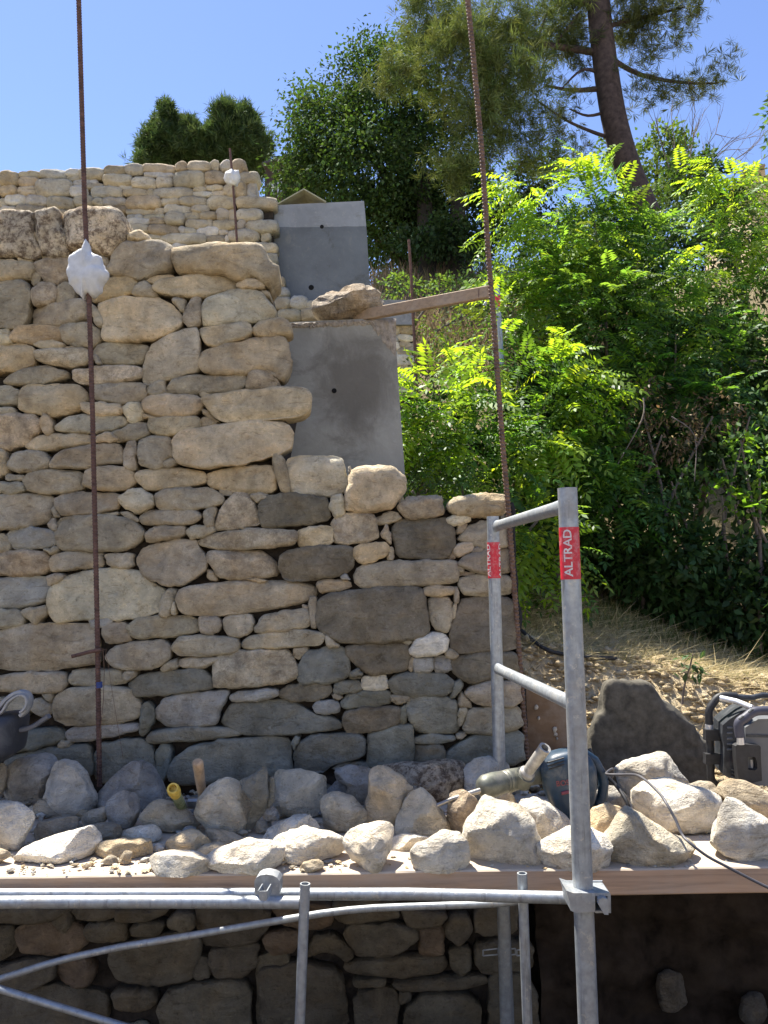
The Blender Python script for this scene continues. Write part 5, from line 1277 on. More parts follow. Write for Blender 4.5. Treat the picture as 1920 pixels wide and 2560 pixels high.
# ------------------------------------------------------------ job-site radio, right edge
YRD = 3.0
rd = empty('site_radio', P('N', 1300, 1900, YRD), 'rugged job-site radio in a black roll cage with bare metal bars, at the right edge', 'radio')
nx_ = YRD/FPX*.14464
M_GREY = mat_simple('grey_radio_plastic', (.13, .135, .14), .5, 0, .12, 15, .05, .4)
M_DK = mat_simple('dark_radio_plastic', (.030, .034, .040), .45, 0, .3, 40, .1, .5, ((.16, .16, .16), .3))
M_ALU = mat_simple('aluminium_bar', (.70, .69, .68), .35, .6, .1, 40)
def np_(x, y, dY=0): return P('N', x, y, YRD+dY)
sb = [(740, 920), (840, 830), (1040, 700), (1180, 640), (1180, 1950), (1000, 1935), (880, 1850), (750, 1780), (770, 1300), (730, 1080)]
f_ = [np_(*p, .02) for p in sb]; sd = MB().prism(f_, [p+Vector((.03, .16, 0)) for p in f_]).build('side_module', M_DK, rd)
for k in range(5): MB().box(np_(860, 960+k*95, .018), (.020, .006, .007), None, .002).build('rib', M_GREY, sd)
for k in range(4): MB().box(np_(930, 1700+k*62, .018), (.016, .006, .004), Matrix.Rotation(.5, 3, 'Y'), .001).build('rib', M_GREY, sd)
MB().tube([np_(945, 1520, -.0), np_(945, 1520, .03)], .006, 12).build('red_button', mat_simple('red_button', (.5, .02, .05), .4), sd)
fb_ = [(1130, 960), (1350, 815), (1700, 800), (2400, 800), (2400, 1990), (1170, 1960), (1130, 1500)]
f_ = [np_(*p, -.01) for p in fb_]; ft = MB().prism(f_, [p+Vector((.02, .20, 0)) for p in f_]).build('front_panel', M_GREY, rd)
f_ = [np_(*p, -.014) for p in ((1150, 1080), (2400, 1120), (2400, 1165), (1150, 1122))]; MB().prism(f_, [p+Vector((0, .004, 0)) for p in f_]).build('seam', M_DK, ft)
# black bumper with its D-shaped opening
ou = [(1050, 1240), (1110, 1250), (1395, 1270), (1400, 1480), (1420, 1880), (1100, 1950), (1020, 1930), (970, 1500), (960, 1270)]
inn = [(1170, 1470), (1300, 1470), (1335, 1560), (1340, 1660), (1300, 1705), (1180, 1690)]
b_ = MB()
def ring_prism(o_, i_, dY, dep):
    O_ = resample(np.array(o_, float), 40); I_ = resample(np.array(i_, float), 40)
    c = np.mean(i_, 0); s0 = lambda A: A[np.argsort(np.arctan2(A[:, 1]-c[1], A[:, 0]-c[0]))]
    O_, I_ = s0(O_), s0(I_); v = [np_(*p, dY) for p in O_]+[np_(*p, dY) for p in I_]; v += [q+Vector((0, dep, 0)) for q in v]; f = []
    for i in range(40):
        j = (i+1) % 40; f += [(i, j, 40+j, 40+i), (80+i, 120+i, 120+j, 80+j), (i, 80+i, 80+j, j), (40+i, 40+j, 120+j, 120+i)]
    b_.add(v, f)
ring_prism(ou, inn, -.04, .03); smooth_angle(b_.build('bumper', M_BLACK, rd), 30)
MB().box(np_(1240, 1590, -.012), (.010, .004, .03), None, .001).build('strap_post', M_ALU, ft)
bars = MB(); grips = MB()
back = [np_(x, y, .10) for x, y in ((800, 2050), (640, 1960), (545, 1850), (530, 1680), (520, 1330), (510, 1000), (505, 850), (500, 680), (560, 560), (660, 440), (780, 410), (980, 420))]
smooth_angle(grips.tube(spline(back, 3), 66*nx_, 16).build('rear_roll_bar', M_BLACK, rd), 50)
b_ = MB(); b_.tube([np_(505, 905, .10), np_(508, 990, .10)], 70*nx_, 14); smooth_angle(b_.build('collar', M_ALU, rd))
smooth_angle(MB().tube([np_(950, 430, .10), np_(1250, 440, .10), np_(1420, 400, .10), np_(2300, 420, .10)], 48*nx_, 14).build('top_bar', M_DK, rd))
smooth_angle(MB().tube([np_(700, 450, .08), np_(980, 510, .04), np_(1250, 620, -.02)], [52*nx_, 50*nx_, 52*nx_], 16).build('cross_bar', M_ALU, rd))
M_GRIP = mat_simple('grey_violet_grip', (.06, .06, .08), .5, 0, .15, 20)
front = [np_(x, y, -.04) for x, y in ((2400, 680), (1650, 670), (1380, 670), (1250, 700), (1130, 790), (1040, 850), (1010, 930), (1040, 1120))]
smooth_angle(MB().tube(spline(front, 3), [78*nx_]*22, 16).build('front_roll_bar', M_GRIP, rd), 50)
b_ = MB(); b_.box(np_(1225, 670, -.075), (.019, .012, .006), Matrix.Rotation(-.62, 3, 'Y'), .001); b_.box(np_(1060, 790, -.075), (.019, .012, .006), Matrix.Rotation(-.62, 3, 'Y'), .001); b_.build('grip_inlay', M_DK, rd)
smooth_angle(MB().tube([np_(1040, 1130, -.04), np_(1050, 1250, -.04)], 60*nx_, 14).build('upright_bar', M_ALU, rd))
for y_ in ((1000, 1190), (1420, 1600)):
    f_ = [np_(x, y, .07) for x, y in ((450, y_[0]), (760, y_[0]+10), (760, y_[1]), (450, y_[1]))]; MB().prism(f_, [p+Vector((0, .03, 0)) for p in f_]).build('cage_bracket', M_BLACK, rd)

# ------------------------------------------------------------ hose on the bank
def gp(t, x, y, Y0):          # point on the ground seen through a pixel
    d = ray(*src(t, x, y)); Yk = 3.6
    while Yk < 40:
        p = d*Yk
        if p.z <= hz(p.x, p.y)+.035*fb((p.x, p.y, 0), 3.5, 4)+.02*fb((p.x, p.y, 3), 17, 3)+.03: return p+Vector((0, 0, .004))
        Yk += .02
    return d*Y0
pts = [gp('K', x, y, 4.3) for x, y in ((200, 185), (260, 240), (340, 295), (420, 320), (560, 340), (700, 348), (760, 352))]
o = smooth_angle(MB().tube(spline(pts), .010, 10).build('garden_hose', M_BLACK, None, origin=pts[0])); tag(o, 'black hose lying on the grassy bank between the two scaffold posts', 'hose')

# ------------------------------------------------------------ foliage builders
def unit(a_): return a_/(np.linalg.norm(a_, axis=-1, keepdims=True)+1e-9)
def leaves(name, Pn, D, Nn, L, Wd, col, mat, parent=None, kind='diamond', origin=None):
    """one four-cornered blade per leaf: base, two sides, tip"""
    D = unit(D); S_ = unit(np.cross(D, Nn)); U = np.cross(S_, D); n = len(Pn); L = np.broadcast_to(L, n)[:, None]; Wd = np.broadcast_to(Wd, n)[:, None]
    k = .5 if kind == 'diamond' else .35
    v = np.empty((n, 4, 3)); v[:, 0] = Pn; v[:, 1] = Pn+D*L*k+S_*Wd/2+U*Wd*.12; v[:, 2] = Pn+D*L-U*L*.06; v[:, 3] = Pn+D*L*k-S_*Wd/2+U*Wd*.12
    f = np.arange(n*4).reshape(n, 4); c = np.repeat(np.column_stack([col, np.ones(n)])[:, None, :], 4, 1).reshape(-1, 4)
    o = mesh(name, v.reshape(-1, 3), f, mat, parent, False, c, origin); return o
def frond_arrays(P0, D0, U0, Ln, m_=8, leafL=.062, leafW=.023):
    """pinnate fronds: a curved stalk with pairs of leaflets"""
    n = len(P0); D0 = unit(D0); S_ = unit(np.cross(D0, U0)); U0 = np.cross(S_, D0)
    t = np.linspace(.14, 1, m_)[None, :, None]; Ln3 = Ln[:, None, None]
    droop = np.array([0, 0, -1.0])
    pos = P0[:, None]+D0[:, None]*Ln3*t+droop*(Ln3*t*t*.28)
    dr_ = unit(D0[:, None]+droop*(t*.56))
    out = []
    for s in (-1, 1):
        d = unit(S_[:, None]*s*1.0+dr_*.45+droop*.18+rng.normal(0, .09, pos.shape)); sz = (1-.35*np.abs(t-.45)*1.6)
        out.append((pos.reshape(-1, 3), d.reshape(-1, 3), (np.repeat(U0[:, None], m_, 1)+rng.normal(0, .22, pos.shape)).reshape(-1, 3), (leafL*sz*np.ones_like(Ln3)*(Ln3/.24)).reshape(-1), (leafW*sz*np.ones_like(Ln3)*(Ln3/.24)).reshape(-1)))
    # terminal leaflet
    out.append((pos[:, -1], dr_[:, -1], U0, leafL*Ln/.24, leafW*Ln/.24))
    return [np.concatenate([o_[i] for o_ in out]) for i in range(5)], m_
def blob_pts(blobs, dens, clump=.0, shell=.55, front=.25):
    """points through a set of ellipsoids given as (x, y, Y, rx_px, ry_px[, depth m]) in whole-photo pixels"""
    res = []; dirs = []
    for b in blobs:
        x, y, Yb, rx, ry = b[:5]; c = np.array(P('X', x, y, Yb)); k = Yb/FPX*1.1573
        rxm, rzm = rx*k, ry*k; rym = b[5] if len(b) > 5 else (rxm+rzm)/2
        n = int(dens*rx*ry); d = unit(rng.normal(size=(n, 3))); d[:, 1] = np.where(rng.random(n) < front, -np.abs(d[:, 1]), d[:, 1])
        r_ = shell+(1-shell)*rng.random(n)**.6; r_ *= 1+.16*np.sin(d[:, 0]*7+x)*np.cos(d[:, 2]*6+y)
        res.append(c+d*r_[:, None]*np.array([rxm, rym, rzm])); dirs.append(d)
    return np.vstack(res), np.vstack(dirs)
def stem(name, pts, r0, r1, mat, parent, n=8):
    q = spline([Vector(p) for p in pts], 4); k = len(q); return smooth_angle(MB().tube(q, [r0+(r1-r0)*i/(k-1) for i in range(k)], n).build(name, mat, parent), 60)
def var(n, base, s=.18, hue=.08):
    v_ = (1+rng.normal(0, s, n)).clip(.45, 1.7)[:, None]; return np.clip(np.array(base)[None]*v_*(1+rng.normal(0, hue, (n, 3))), 0, 4)
M_LOC = mat_leaf('locust_leaf', (.046, .100, .018), (.25, .42, .03), .42, .05)
M_LEAF = mat_leaf('broad_leaf', (.045, .085, .024), (.10, .17, .022), .30, .045, .65)
M_NEED = mat_leaf('pine_needle', (.085, .10, .036), (.16, .17, .04), .30, .04)
M_DRY = mat_leaf('dry_twig_leaf', (.22, .17, .10), (.25, .19, .09), .3, .03)
M_TWIG = mat_simple('grey_twig', (.16, .13, .11), .9, 0, .3, 30)
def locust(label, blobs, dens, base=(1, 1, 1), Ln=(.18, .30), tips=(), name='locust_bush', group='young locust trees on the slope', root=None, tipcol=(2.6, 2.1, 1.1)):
    b0_ = blobs[0]; c = P('X', b0_[0], b0_[1], b0_[2]); gx, gy = c.x, c.y; g0_ = Vector((gx, gy, hz(gx, gy))) if root is None else root
    o = empty(name, g0_, label, 'bush', group)
    p, d = blob_pts(blobs, dens*.62, shell=.5, front=.6)
    n = len(p); D = unit(d*np.array([1.0, .6, .5])+rng.normal(0, .28, (n, 3))+np.array([-.12, -.3, -.05])); U = unit(rng.normal(0, .25, (n, 3))+np.array([0, -.45, 1]))
    Lf = rng.uniform(Ln[0], Ln[1], n); colf = var(n, base, .34, .08)
    if tips:
        tp = []; td = []
        for (x, y, Yb, ax, ay, k_) in tips:
            for i in range(k_): tp.append(np.array(P('X', x+rng.normal(0, 16), y+rng.normal(0, 16), Yb))+rng.normal(0, .05, 3)); td.append(np.array([ax+rng.normal(0, .45), rng.normal(-.2, .35), -ay+rng.normal(0, .35)]))
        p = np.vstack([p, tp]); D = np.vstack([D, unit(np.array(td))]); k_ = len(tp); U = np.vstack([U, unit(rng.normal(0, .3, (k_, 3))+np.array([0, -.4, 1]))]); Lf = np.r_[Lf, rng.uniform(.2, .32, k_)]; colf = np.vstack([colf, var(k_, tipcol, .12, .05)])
    (P_, D_, U_, L_, W_), m_ = frond_arrays(p, D, U, Lf)
    nn = len(p); idx_ = np.concatenate([np.repeat(np.arange(nn), m_), np.repeat(np.arange(nn), m_), np.arange(nn)])
    cc = colf[idx_]*(1+rng.normal(0, .10, (len(idx_), 1))); leaves('foliage', P_, D_, U_, L_, W_, cc, M_LOC, o)
    for b in blobs[:7]:
        c = P('X', b[0], b[1], b[2]); stem('stem', [g0_+Vector((random.uniform(-.15, .15), random.uniform(-.1, .3), -.1)), (g0_+c)/2+Vector((random.uniform(-.2, .2), .1, .1)), c], .022, .006, M_TWIG, o)
    return o
def shrub(name, label, cat, blobs, dens, L, Wd, base, mat, group=None, root=None, trunk=None, kind='oval', drop=.25, nclump=0, stems=3, bark=None, shell=.3, sr=.02):
    b0_ = blobs[0]; c = P('X', b0_[0], b0_[1], b0_[2]); g0_ = root or Vector((c.x, c.y, hz(c.x, c.y)))
    o = empty(name, g0_, label, cat, group)
    p, d = blob_pts(blobs, dens, shell=shell, front=.45)
    if nclump:                                  # leaves gathered into sprays, with gaps between
        n0 = max(8, len(p)//nclump); ci = rng.integers(0, len(p), n0); pick = rng.integers(0, n0, len(p)); cs = p[ci][pick]; rad = np.linalg.norm(np.ptp(p, axis=0))*.024
        p = cs+rng.normal(0, rad, p.shape)*np.array([1, 1, .75]); d = d[ci][pick]; cb = (1+rng.normal(0, .16, n0)).clip(.6, 1.5)[pick]
    else: cb = np.ones(len(p))
    n = len(p); D = unit(d*.7+rng.normal(0, .6, (n, 3))+np.array([0, -.1, -drop])); U = unit(rng.normal(0, .6, (n, 3))+np.array([-.2, -.1, .9]))
    col = var(n, base, .2, .07)*cb[:, None]
    leaves('foliage', p, D, U, rng.uniform(.7, 1.3, n)*L, rng.uniform(.7, 1.3, n)*Wd, col, mat, o, kind)
    for b in blobs[:stems]:
        c = P('X', b[0], b[1], b[2]); stem('stem', [g0_+Vector((random.uniform(-.3, .3)*sr*20, 0, -.15)), (g0_+c)/2+Vector((random.uniform(-.2, .2), .05, 0)), c], sr, sr*.3, bark or M_TWIG, o)
    return o
# ------------------------------------------------------------ locust bushes
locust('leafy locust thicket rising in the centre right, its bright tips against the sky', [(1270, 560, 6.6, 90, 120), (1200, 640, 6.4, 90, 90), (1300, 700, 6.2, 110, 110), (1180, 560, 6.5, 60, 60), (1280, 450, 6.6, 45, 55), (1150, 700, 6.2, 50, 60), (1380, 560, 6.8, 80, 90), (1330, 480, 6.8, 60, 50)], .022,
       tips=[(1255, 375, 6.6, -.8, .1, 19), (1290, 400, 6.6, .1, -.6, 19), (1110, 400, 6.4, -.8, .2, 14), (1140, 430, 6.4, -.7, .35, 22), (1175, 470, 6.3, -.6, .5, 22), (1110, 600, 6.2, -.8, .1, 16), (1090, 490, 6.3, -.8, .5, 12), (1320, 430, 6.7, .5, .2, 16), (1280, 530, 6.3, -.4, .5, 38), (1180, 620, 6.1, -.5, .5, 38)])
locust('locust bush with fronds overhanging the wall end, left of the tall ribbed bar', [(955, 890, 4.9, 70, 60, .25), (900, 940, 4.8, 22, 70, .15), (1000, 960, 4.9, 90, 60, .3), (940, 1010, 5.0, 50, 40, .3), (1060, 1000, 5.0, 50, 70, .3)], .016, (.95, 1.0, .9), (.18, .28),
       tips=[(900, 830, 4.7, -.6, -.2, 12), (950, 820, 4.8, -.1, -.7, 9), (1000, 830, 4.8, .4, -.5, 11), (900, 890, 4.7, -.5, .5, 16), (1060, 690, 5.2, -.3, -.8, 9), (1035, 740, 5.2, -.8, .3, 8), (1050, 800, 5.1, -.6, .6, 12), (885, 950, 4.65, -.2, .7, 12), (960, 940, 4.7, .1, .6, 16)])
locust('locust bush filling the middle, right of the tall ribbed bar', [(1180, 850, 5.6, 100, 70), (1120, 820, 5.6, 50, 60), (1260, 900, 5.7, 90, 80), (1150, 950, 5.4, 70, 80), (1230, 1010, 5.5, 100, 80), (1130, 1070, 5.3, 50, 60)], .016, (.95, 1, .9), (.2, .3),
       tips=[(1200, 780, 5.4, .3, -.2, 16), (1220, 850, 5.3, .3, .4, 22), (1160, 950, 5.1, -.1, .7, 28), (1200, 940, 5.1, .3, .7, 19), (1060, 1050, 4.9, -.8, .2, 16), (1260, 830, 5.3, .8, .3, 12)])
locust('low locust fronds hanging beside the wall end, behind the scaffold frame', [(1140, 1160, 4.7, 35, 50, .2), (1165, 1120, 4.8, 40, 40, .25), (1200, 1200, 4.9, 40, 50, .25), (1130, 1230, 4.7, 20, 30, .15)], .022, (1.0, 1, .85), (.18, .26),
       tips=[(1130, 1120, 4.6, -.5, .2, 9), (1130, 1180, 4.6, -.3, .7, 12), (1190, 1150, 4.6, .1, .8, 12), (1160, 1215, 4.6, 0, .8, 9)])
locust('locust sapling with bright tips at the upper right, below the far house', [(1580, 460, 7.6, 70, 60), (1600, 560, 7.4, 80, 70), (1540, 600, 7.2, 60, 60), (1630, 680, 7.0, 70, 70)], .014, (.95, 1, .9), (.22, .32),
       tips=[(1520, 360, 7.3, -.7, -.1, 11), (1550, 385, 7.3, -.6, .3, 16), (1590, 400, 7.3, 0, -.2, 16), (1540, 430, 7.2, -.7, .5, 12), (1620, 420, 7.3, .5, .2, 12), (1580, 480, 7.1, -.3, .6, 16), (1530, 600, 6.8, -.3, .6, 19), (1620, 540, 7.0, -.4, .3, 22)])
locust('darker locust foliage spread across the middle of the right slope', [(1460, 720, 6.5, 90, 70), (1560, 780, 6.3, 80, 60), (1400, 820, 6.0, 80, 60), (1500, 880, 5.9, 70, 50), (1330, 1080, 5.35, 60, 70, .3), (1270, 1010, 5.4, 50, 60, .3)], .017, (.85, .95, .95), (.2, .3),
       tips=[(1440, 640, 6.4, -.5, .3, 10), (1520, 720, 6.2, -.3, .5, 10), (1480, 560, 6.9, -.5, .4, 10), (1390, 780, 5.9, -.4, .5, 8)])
# larger-leaved shrub right edge
shrub('broadleaf_shrub', 'large-leaved shrub with round pale green leaves at the right edge, above the dark hollow', 'shrub', [(1640, 1010, 5.2, 60, 80, .35), (1600, 950, 5.3, 40, 30, .2), (1620, 1100, 5.2, 50, 50, .3), (1560, 1070, 5.3, 50, 35, .25), (1500, 1030, 5.4, 50, 20, .2)], .034, .055, .034, (1.1, 1.15, .9), M_LOC, 'shrubs of the dark thicket', stems=4)
# dark thicket under the locusts: several shrubs one can tell apart
dk = 'shrubs of the dark thicket'
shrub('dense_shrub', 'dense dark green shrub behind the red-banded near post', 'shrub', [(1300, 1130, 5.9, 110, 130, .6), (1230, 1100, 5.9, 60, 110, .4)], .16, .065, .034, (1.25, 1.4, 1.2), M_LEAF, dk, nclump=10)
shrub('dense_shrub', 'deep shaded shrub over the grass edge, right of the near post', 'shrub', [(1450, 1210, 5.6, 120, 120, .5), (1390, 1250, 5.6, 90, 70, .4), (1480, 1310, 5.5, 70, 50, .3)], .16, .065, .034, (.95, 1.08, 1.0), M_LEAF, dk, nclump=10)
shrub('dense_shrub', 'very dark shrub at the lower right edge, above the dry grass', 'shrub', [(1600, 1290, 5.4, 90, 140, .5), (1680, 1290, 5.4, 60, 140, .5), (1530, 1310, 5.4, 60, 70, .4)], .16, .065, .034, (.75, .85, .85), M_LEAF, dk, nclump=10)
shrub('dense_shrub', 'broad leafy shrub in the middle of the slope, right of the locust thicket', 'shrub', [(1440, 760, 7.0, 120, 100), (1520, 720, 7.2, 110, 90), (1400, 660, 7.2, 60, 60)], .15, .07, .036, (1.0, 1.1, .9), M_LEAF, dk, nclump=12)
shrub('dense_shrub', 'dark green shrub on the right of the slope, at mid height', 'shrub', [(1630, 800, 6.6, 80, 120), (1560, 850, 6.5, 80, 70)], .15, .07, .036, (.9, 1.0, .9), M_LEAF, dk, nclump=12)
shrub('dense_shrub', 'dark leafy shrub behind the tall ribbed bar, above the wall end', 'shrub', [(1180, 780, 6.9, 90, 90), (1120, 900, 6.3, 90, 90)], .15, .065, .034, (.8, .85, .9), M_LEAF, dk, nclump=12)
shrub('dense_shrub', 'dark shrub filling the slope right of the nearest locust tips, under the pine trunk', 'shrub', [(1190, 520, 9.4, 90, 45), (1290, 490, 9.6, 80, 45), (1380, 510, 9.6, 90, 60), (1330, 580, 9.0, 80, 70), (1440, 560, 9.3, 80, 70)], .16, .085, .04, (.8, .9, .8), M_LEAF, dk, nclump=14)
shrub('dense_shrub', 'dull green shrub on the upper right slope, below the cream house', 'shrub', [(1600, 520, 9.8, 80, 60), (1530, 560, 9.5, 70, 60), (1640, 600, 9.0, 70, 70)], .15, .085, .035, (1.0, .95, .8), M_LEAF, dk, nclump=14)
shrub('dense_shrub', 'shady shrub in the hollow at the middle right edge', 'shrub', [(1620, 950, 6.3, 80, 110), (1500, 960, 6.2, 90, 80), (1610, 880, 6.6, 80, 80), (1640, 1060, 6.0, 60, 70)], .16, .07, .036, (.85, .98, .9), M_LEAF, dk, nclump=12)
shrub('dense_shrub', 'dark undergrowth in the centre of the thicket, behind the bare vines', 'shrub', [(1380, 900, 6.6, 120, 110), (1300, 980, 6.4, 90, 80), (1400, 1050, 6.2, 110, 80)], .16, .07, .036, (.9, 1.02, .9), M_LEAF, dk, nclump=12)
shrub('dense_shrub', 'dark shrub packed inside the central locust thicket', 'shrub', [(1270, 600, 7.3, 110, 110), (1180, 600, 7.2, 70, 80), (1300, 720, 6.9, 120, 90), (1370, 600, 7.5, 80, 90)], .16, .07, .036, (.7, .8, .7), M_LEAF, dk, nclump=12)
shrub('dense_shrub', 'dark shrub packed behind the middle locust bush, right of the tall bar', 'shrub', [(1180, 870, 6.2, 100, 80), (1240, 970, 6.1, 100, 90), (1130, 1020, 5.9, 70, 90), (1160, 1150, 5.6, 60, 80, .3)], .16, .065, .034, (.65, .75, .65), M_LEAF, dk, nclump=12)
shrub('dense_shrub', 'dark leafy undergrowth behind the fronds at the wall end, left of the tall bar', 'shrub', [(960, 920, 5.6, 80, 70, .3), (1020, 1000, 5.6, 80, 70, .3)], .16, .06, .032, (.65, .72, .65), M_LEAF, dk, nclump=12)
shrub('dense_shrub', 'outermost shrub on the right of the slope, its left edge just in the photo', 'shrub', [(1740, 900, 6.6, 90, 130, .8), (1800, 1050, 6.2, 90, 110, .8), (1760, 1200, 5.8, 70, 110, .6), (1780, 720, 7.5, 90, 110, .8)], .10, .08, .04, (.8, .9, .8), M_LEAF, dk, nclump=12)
# brambles and dry scrub
sg = 'scrub and brambles on the bank'
shrub('bramble', 'mixed brown and green bramble scrub left of the tall bar, below the slanting board', 'scrub', [(960, 740, 6.6, 80, 60, .3), (930, 820, 6.3, 50, 70, .3), (1010, 800, 6.2, 60, 70, .3), (1000, 700, 6.8, 60, 40, .3)], .10, .034, .020, (1.9, 1.6, 1.3), M_LEAF, sg, nclump=8)
shrub('bramble', 'dry brown twiggy scrub behind the distant red-banded pole', 'scrub', [(1120, 700, 6.7, 80, 60, .3), (1180, 760, 6.6, 70, 40, .3), (1050, 760, 6.5, 50, 60, .3)], .075, .035, .014, (1, .95, .9), M_DRY, sg, nclump=8)
shrub('bramble', 'small-leaved grey-green scrub tumbling just over the right end of the wall', 'scrub', [(920, 1030, 4.6, 45, 50, .2), (890, 1060, 4.4, 20, 30, .12), (1000, 1050, 4.7, 50, 40, .2)], .14, .022, .014, (1.6, 1.5, 1.6), M_LEAF, sg, nclump=8)
shrub('bramble', 'brown dead scrub hanging over the dark thicket at centre right', 'scrub', [(1430, 940, 5.5, 110, 70, .3), (1380, 860, 5.7, 70, 40, .2), (1540, 900, 5.6, 80, 60, .3)], .07, .038, .014, (.8, .75, .7), M_DRY, sg, nclump=10)
shrub('bramble', 'greyish vine scrub in the right of the thicket, above the dark shrub', 'scrub', [(1560, 990, 5.4, 90, 60, .3), (1450, 1040, 5.4, 60, 50, .3), (1620, 900, 5.5, 50, 60, .3)], .035, .04, .022, (1.3, 1.35, 1.5), M_LEAF, sg, nclump=8)
for k_, (x0_, y0_, x1_, y1_, lab_) in enumerate([(1390, 860, 1330, 1010, 'bare curved stem arching through the thicket, the left of two'), (1450, 900, 1500, 1040, 'bare pale stem hanging through the thicket, the right of two')]):
    a_, b_ = P('X', x0_, y0_, 5.3), P('X', x1_, y1_, 5.2); o = stem('dead_vine', [a_, (a_+b_)/2+Vector((.08, 0, .08)), b_], .006, .003, M_TWIG, None, 6); tag(o, lab_, 'stem')

# ------------------------------------------------------------ far-slope plants
shrub('silver_shrub', 'silvery low shrub on the crest of the dry slope, just left of the tall bar', 'shrub', [(1020, 585, 11.5, 35, 16, .3)], .5, .06, .012, (3.2, 3.1, 3.6), M_LEAF, None, kind='d')
shrub('silver_shrub', 'silvery feathery shrub on the crest, right of the tall bar', 'shrub', [(1110, 575, 10.5, 38, 22, .3)], .45, .06, .012, (3.0, 2.9, 3.3), M_LEAF, None, kind='d')
shrub('hedge_shrub', 'low leafy ground shrub along the crest under the dark trees', 'shrub', [(870, 625, 9.5, 60, 22, .4), (960, 625, 9.5, 80, 22, .4), (1060, 640, 9.0, 50, 30, .3)], .22, .05, .03, (2.3, 2.1, 1.6), M_LEAF, None, nclump=8)

# ------------------------------------------------------------ big trees
def tree_blobs(): pass
T1 = Vector(P('X', 975, 605, 13.0))
shrub('broadleaf_tree', 'large dense dark-green broadleaf tree behind the concrete panels', 'tree',
      [(830, 250, 13, 130, 110, 1.6), (700, 330, 13, 80, 110, 1.3), (800, 400, 12.6, 170, 130, 1.5), (640, 400, 13, 45, 60, .8), (930, 380, 13, 110, 150, 1.5), (760, 190, 13.2, 70, 50, 1), (860, 500, 12.6, 110, 90, 1.3), (680, 240, 13.2, 45, 45, .8), (900, 150, 13.4, 60, 50, 1)],
      .55, .072, .045, (.85, .88, .78), M_LEAF, None, T1, nclump=90, stems=6, bark=M_BARKD, sr=.12, drop=.6)
T2 = Vector(P('X', 925, 600, 12.6))
shrub('broadleaf_tree', 'shadowy broadleaf tree with an open crown, its trunks just left of the tall ribbed bar', 'tree',
      [(1010, 470, 12.6, 70, 70, 1.0), (900, 480, 12.4, 60, 80, 1.0), (1120, 420, 12.8, 90, 45, .8), (1190, 380, 12.9, 50, 40, .6), (1170, 460, 12.8, 40, 25, .5), (1060, 540, 12.5, 50, 40, .6), (940, 510, 11.3, 55, 50, .5), (1000, 530, 11.3, 45, 40, .4), (890, 540, 11.3, 40, 40, .4)],
      .40, .075, .04, (.6, .66, .66), M_LEAF, None, T2, nclump=60, stems=6, bark=M_BARKD, sr=.11, drop=.6)
for x0_, x1_, lb_ in ((925, 915, 'dark upright trunk at the left of the shaded grove'), (985, 990, 'dark upright trunk at the right of the shaded grove')):
    o = stem('tree_trunk', [P('X', x0_, 612, 11.6), P('X', (x0_+x1_)/2, 520, 11.7), P('X', x1_, 380, 12.0)], .15, .10, M_BARKD, None, 12); tag(o, lb_, 'trunk')
# needles
def pine(label, trunk, blobs, tufts, needle, nW, base, root, branches, name='pine_tree', per=16, group=None, tr=(.3, .2), upb=.25):
    o = empty(name, root, label, 'tree', group)
    if trunk: stem('trunk', trunk, tr[0], tr[1], M_BARK, o, 16)
    for b in branches: stem('branch', [P('X', *q) for q in b[:-1]], b[-1], b[-1]*.3, M_BARK, o, 8)
    p, d = blob_pts(blobs, tufts, shell=.25, front=.4); n = len(p)
    nb2 = max(6, n//14); ci = rng.integers(0, n, nb2); pick = rng.integers(0, nb2, n); rad = np.linalg.norm(np.ptp(p, axis=0))*.022
    p = p[ci][pick]+rng.normal(0, rad, p.shape); td = unit(d*.6+rng.normal(0, .5, (n, 3))+np.array([0, 0, upb])); cb = (1+rng.normal(0, .17, nb2)).clip(.6, 1.5)[pick]
    Pn = np.repeat(p, per, 0)+rng.normal(0, needle*.12, (n*per, 3)); D = unit(np.repeat(td, per, 0)+rng.normal(0, .55, (n*per, 3))); U = rng.normal(size=(n*per, 3))
    col = var(n, base, .16, .06)*cb[:, None]; col = np.repeat(col, per, 0)
    leaves('needles', Pn, D, U, rng.uniform(.7, 1.2, n*per)*needle, nW, col, M_NEED, o)
    return o
pr = Vector(P('X', 1400, 470, 11.0))
trunk = [P('X', 1400, 470, 11.0), P('X', 1355, 360, 11.0), P('X', 1325, 250, 11.0), P('X', 1305, 120, 11.0), P('X', 1292, 0, 11.0), P('X', 1282, -160, 11.0)]
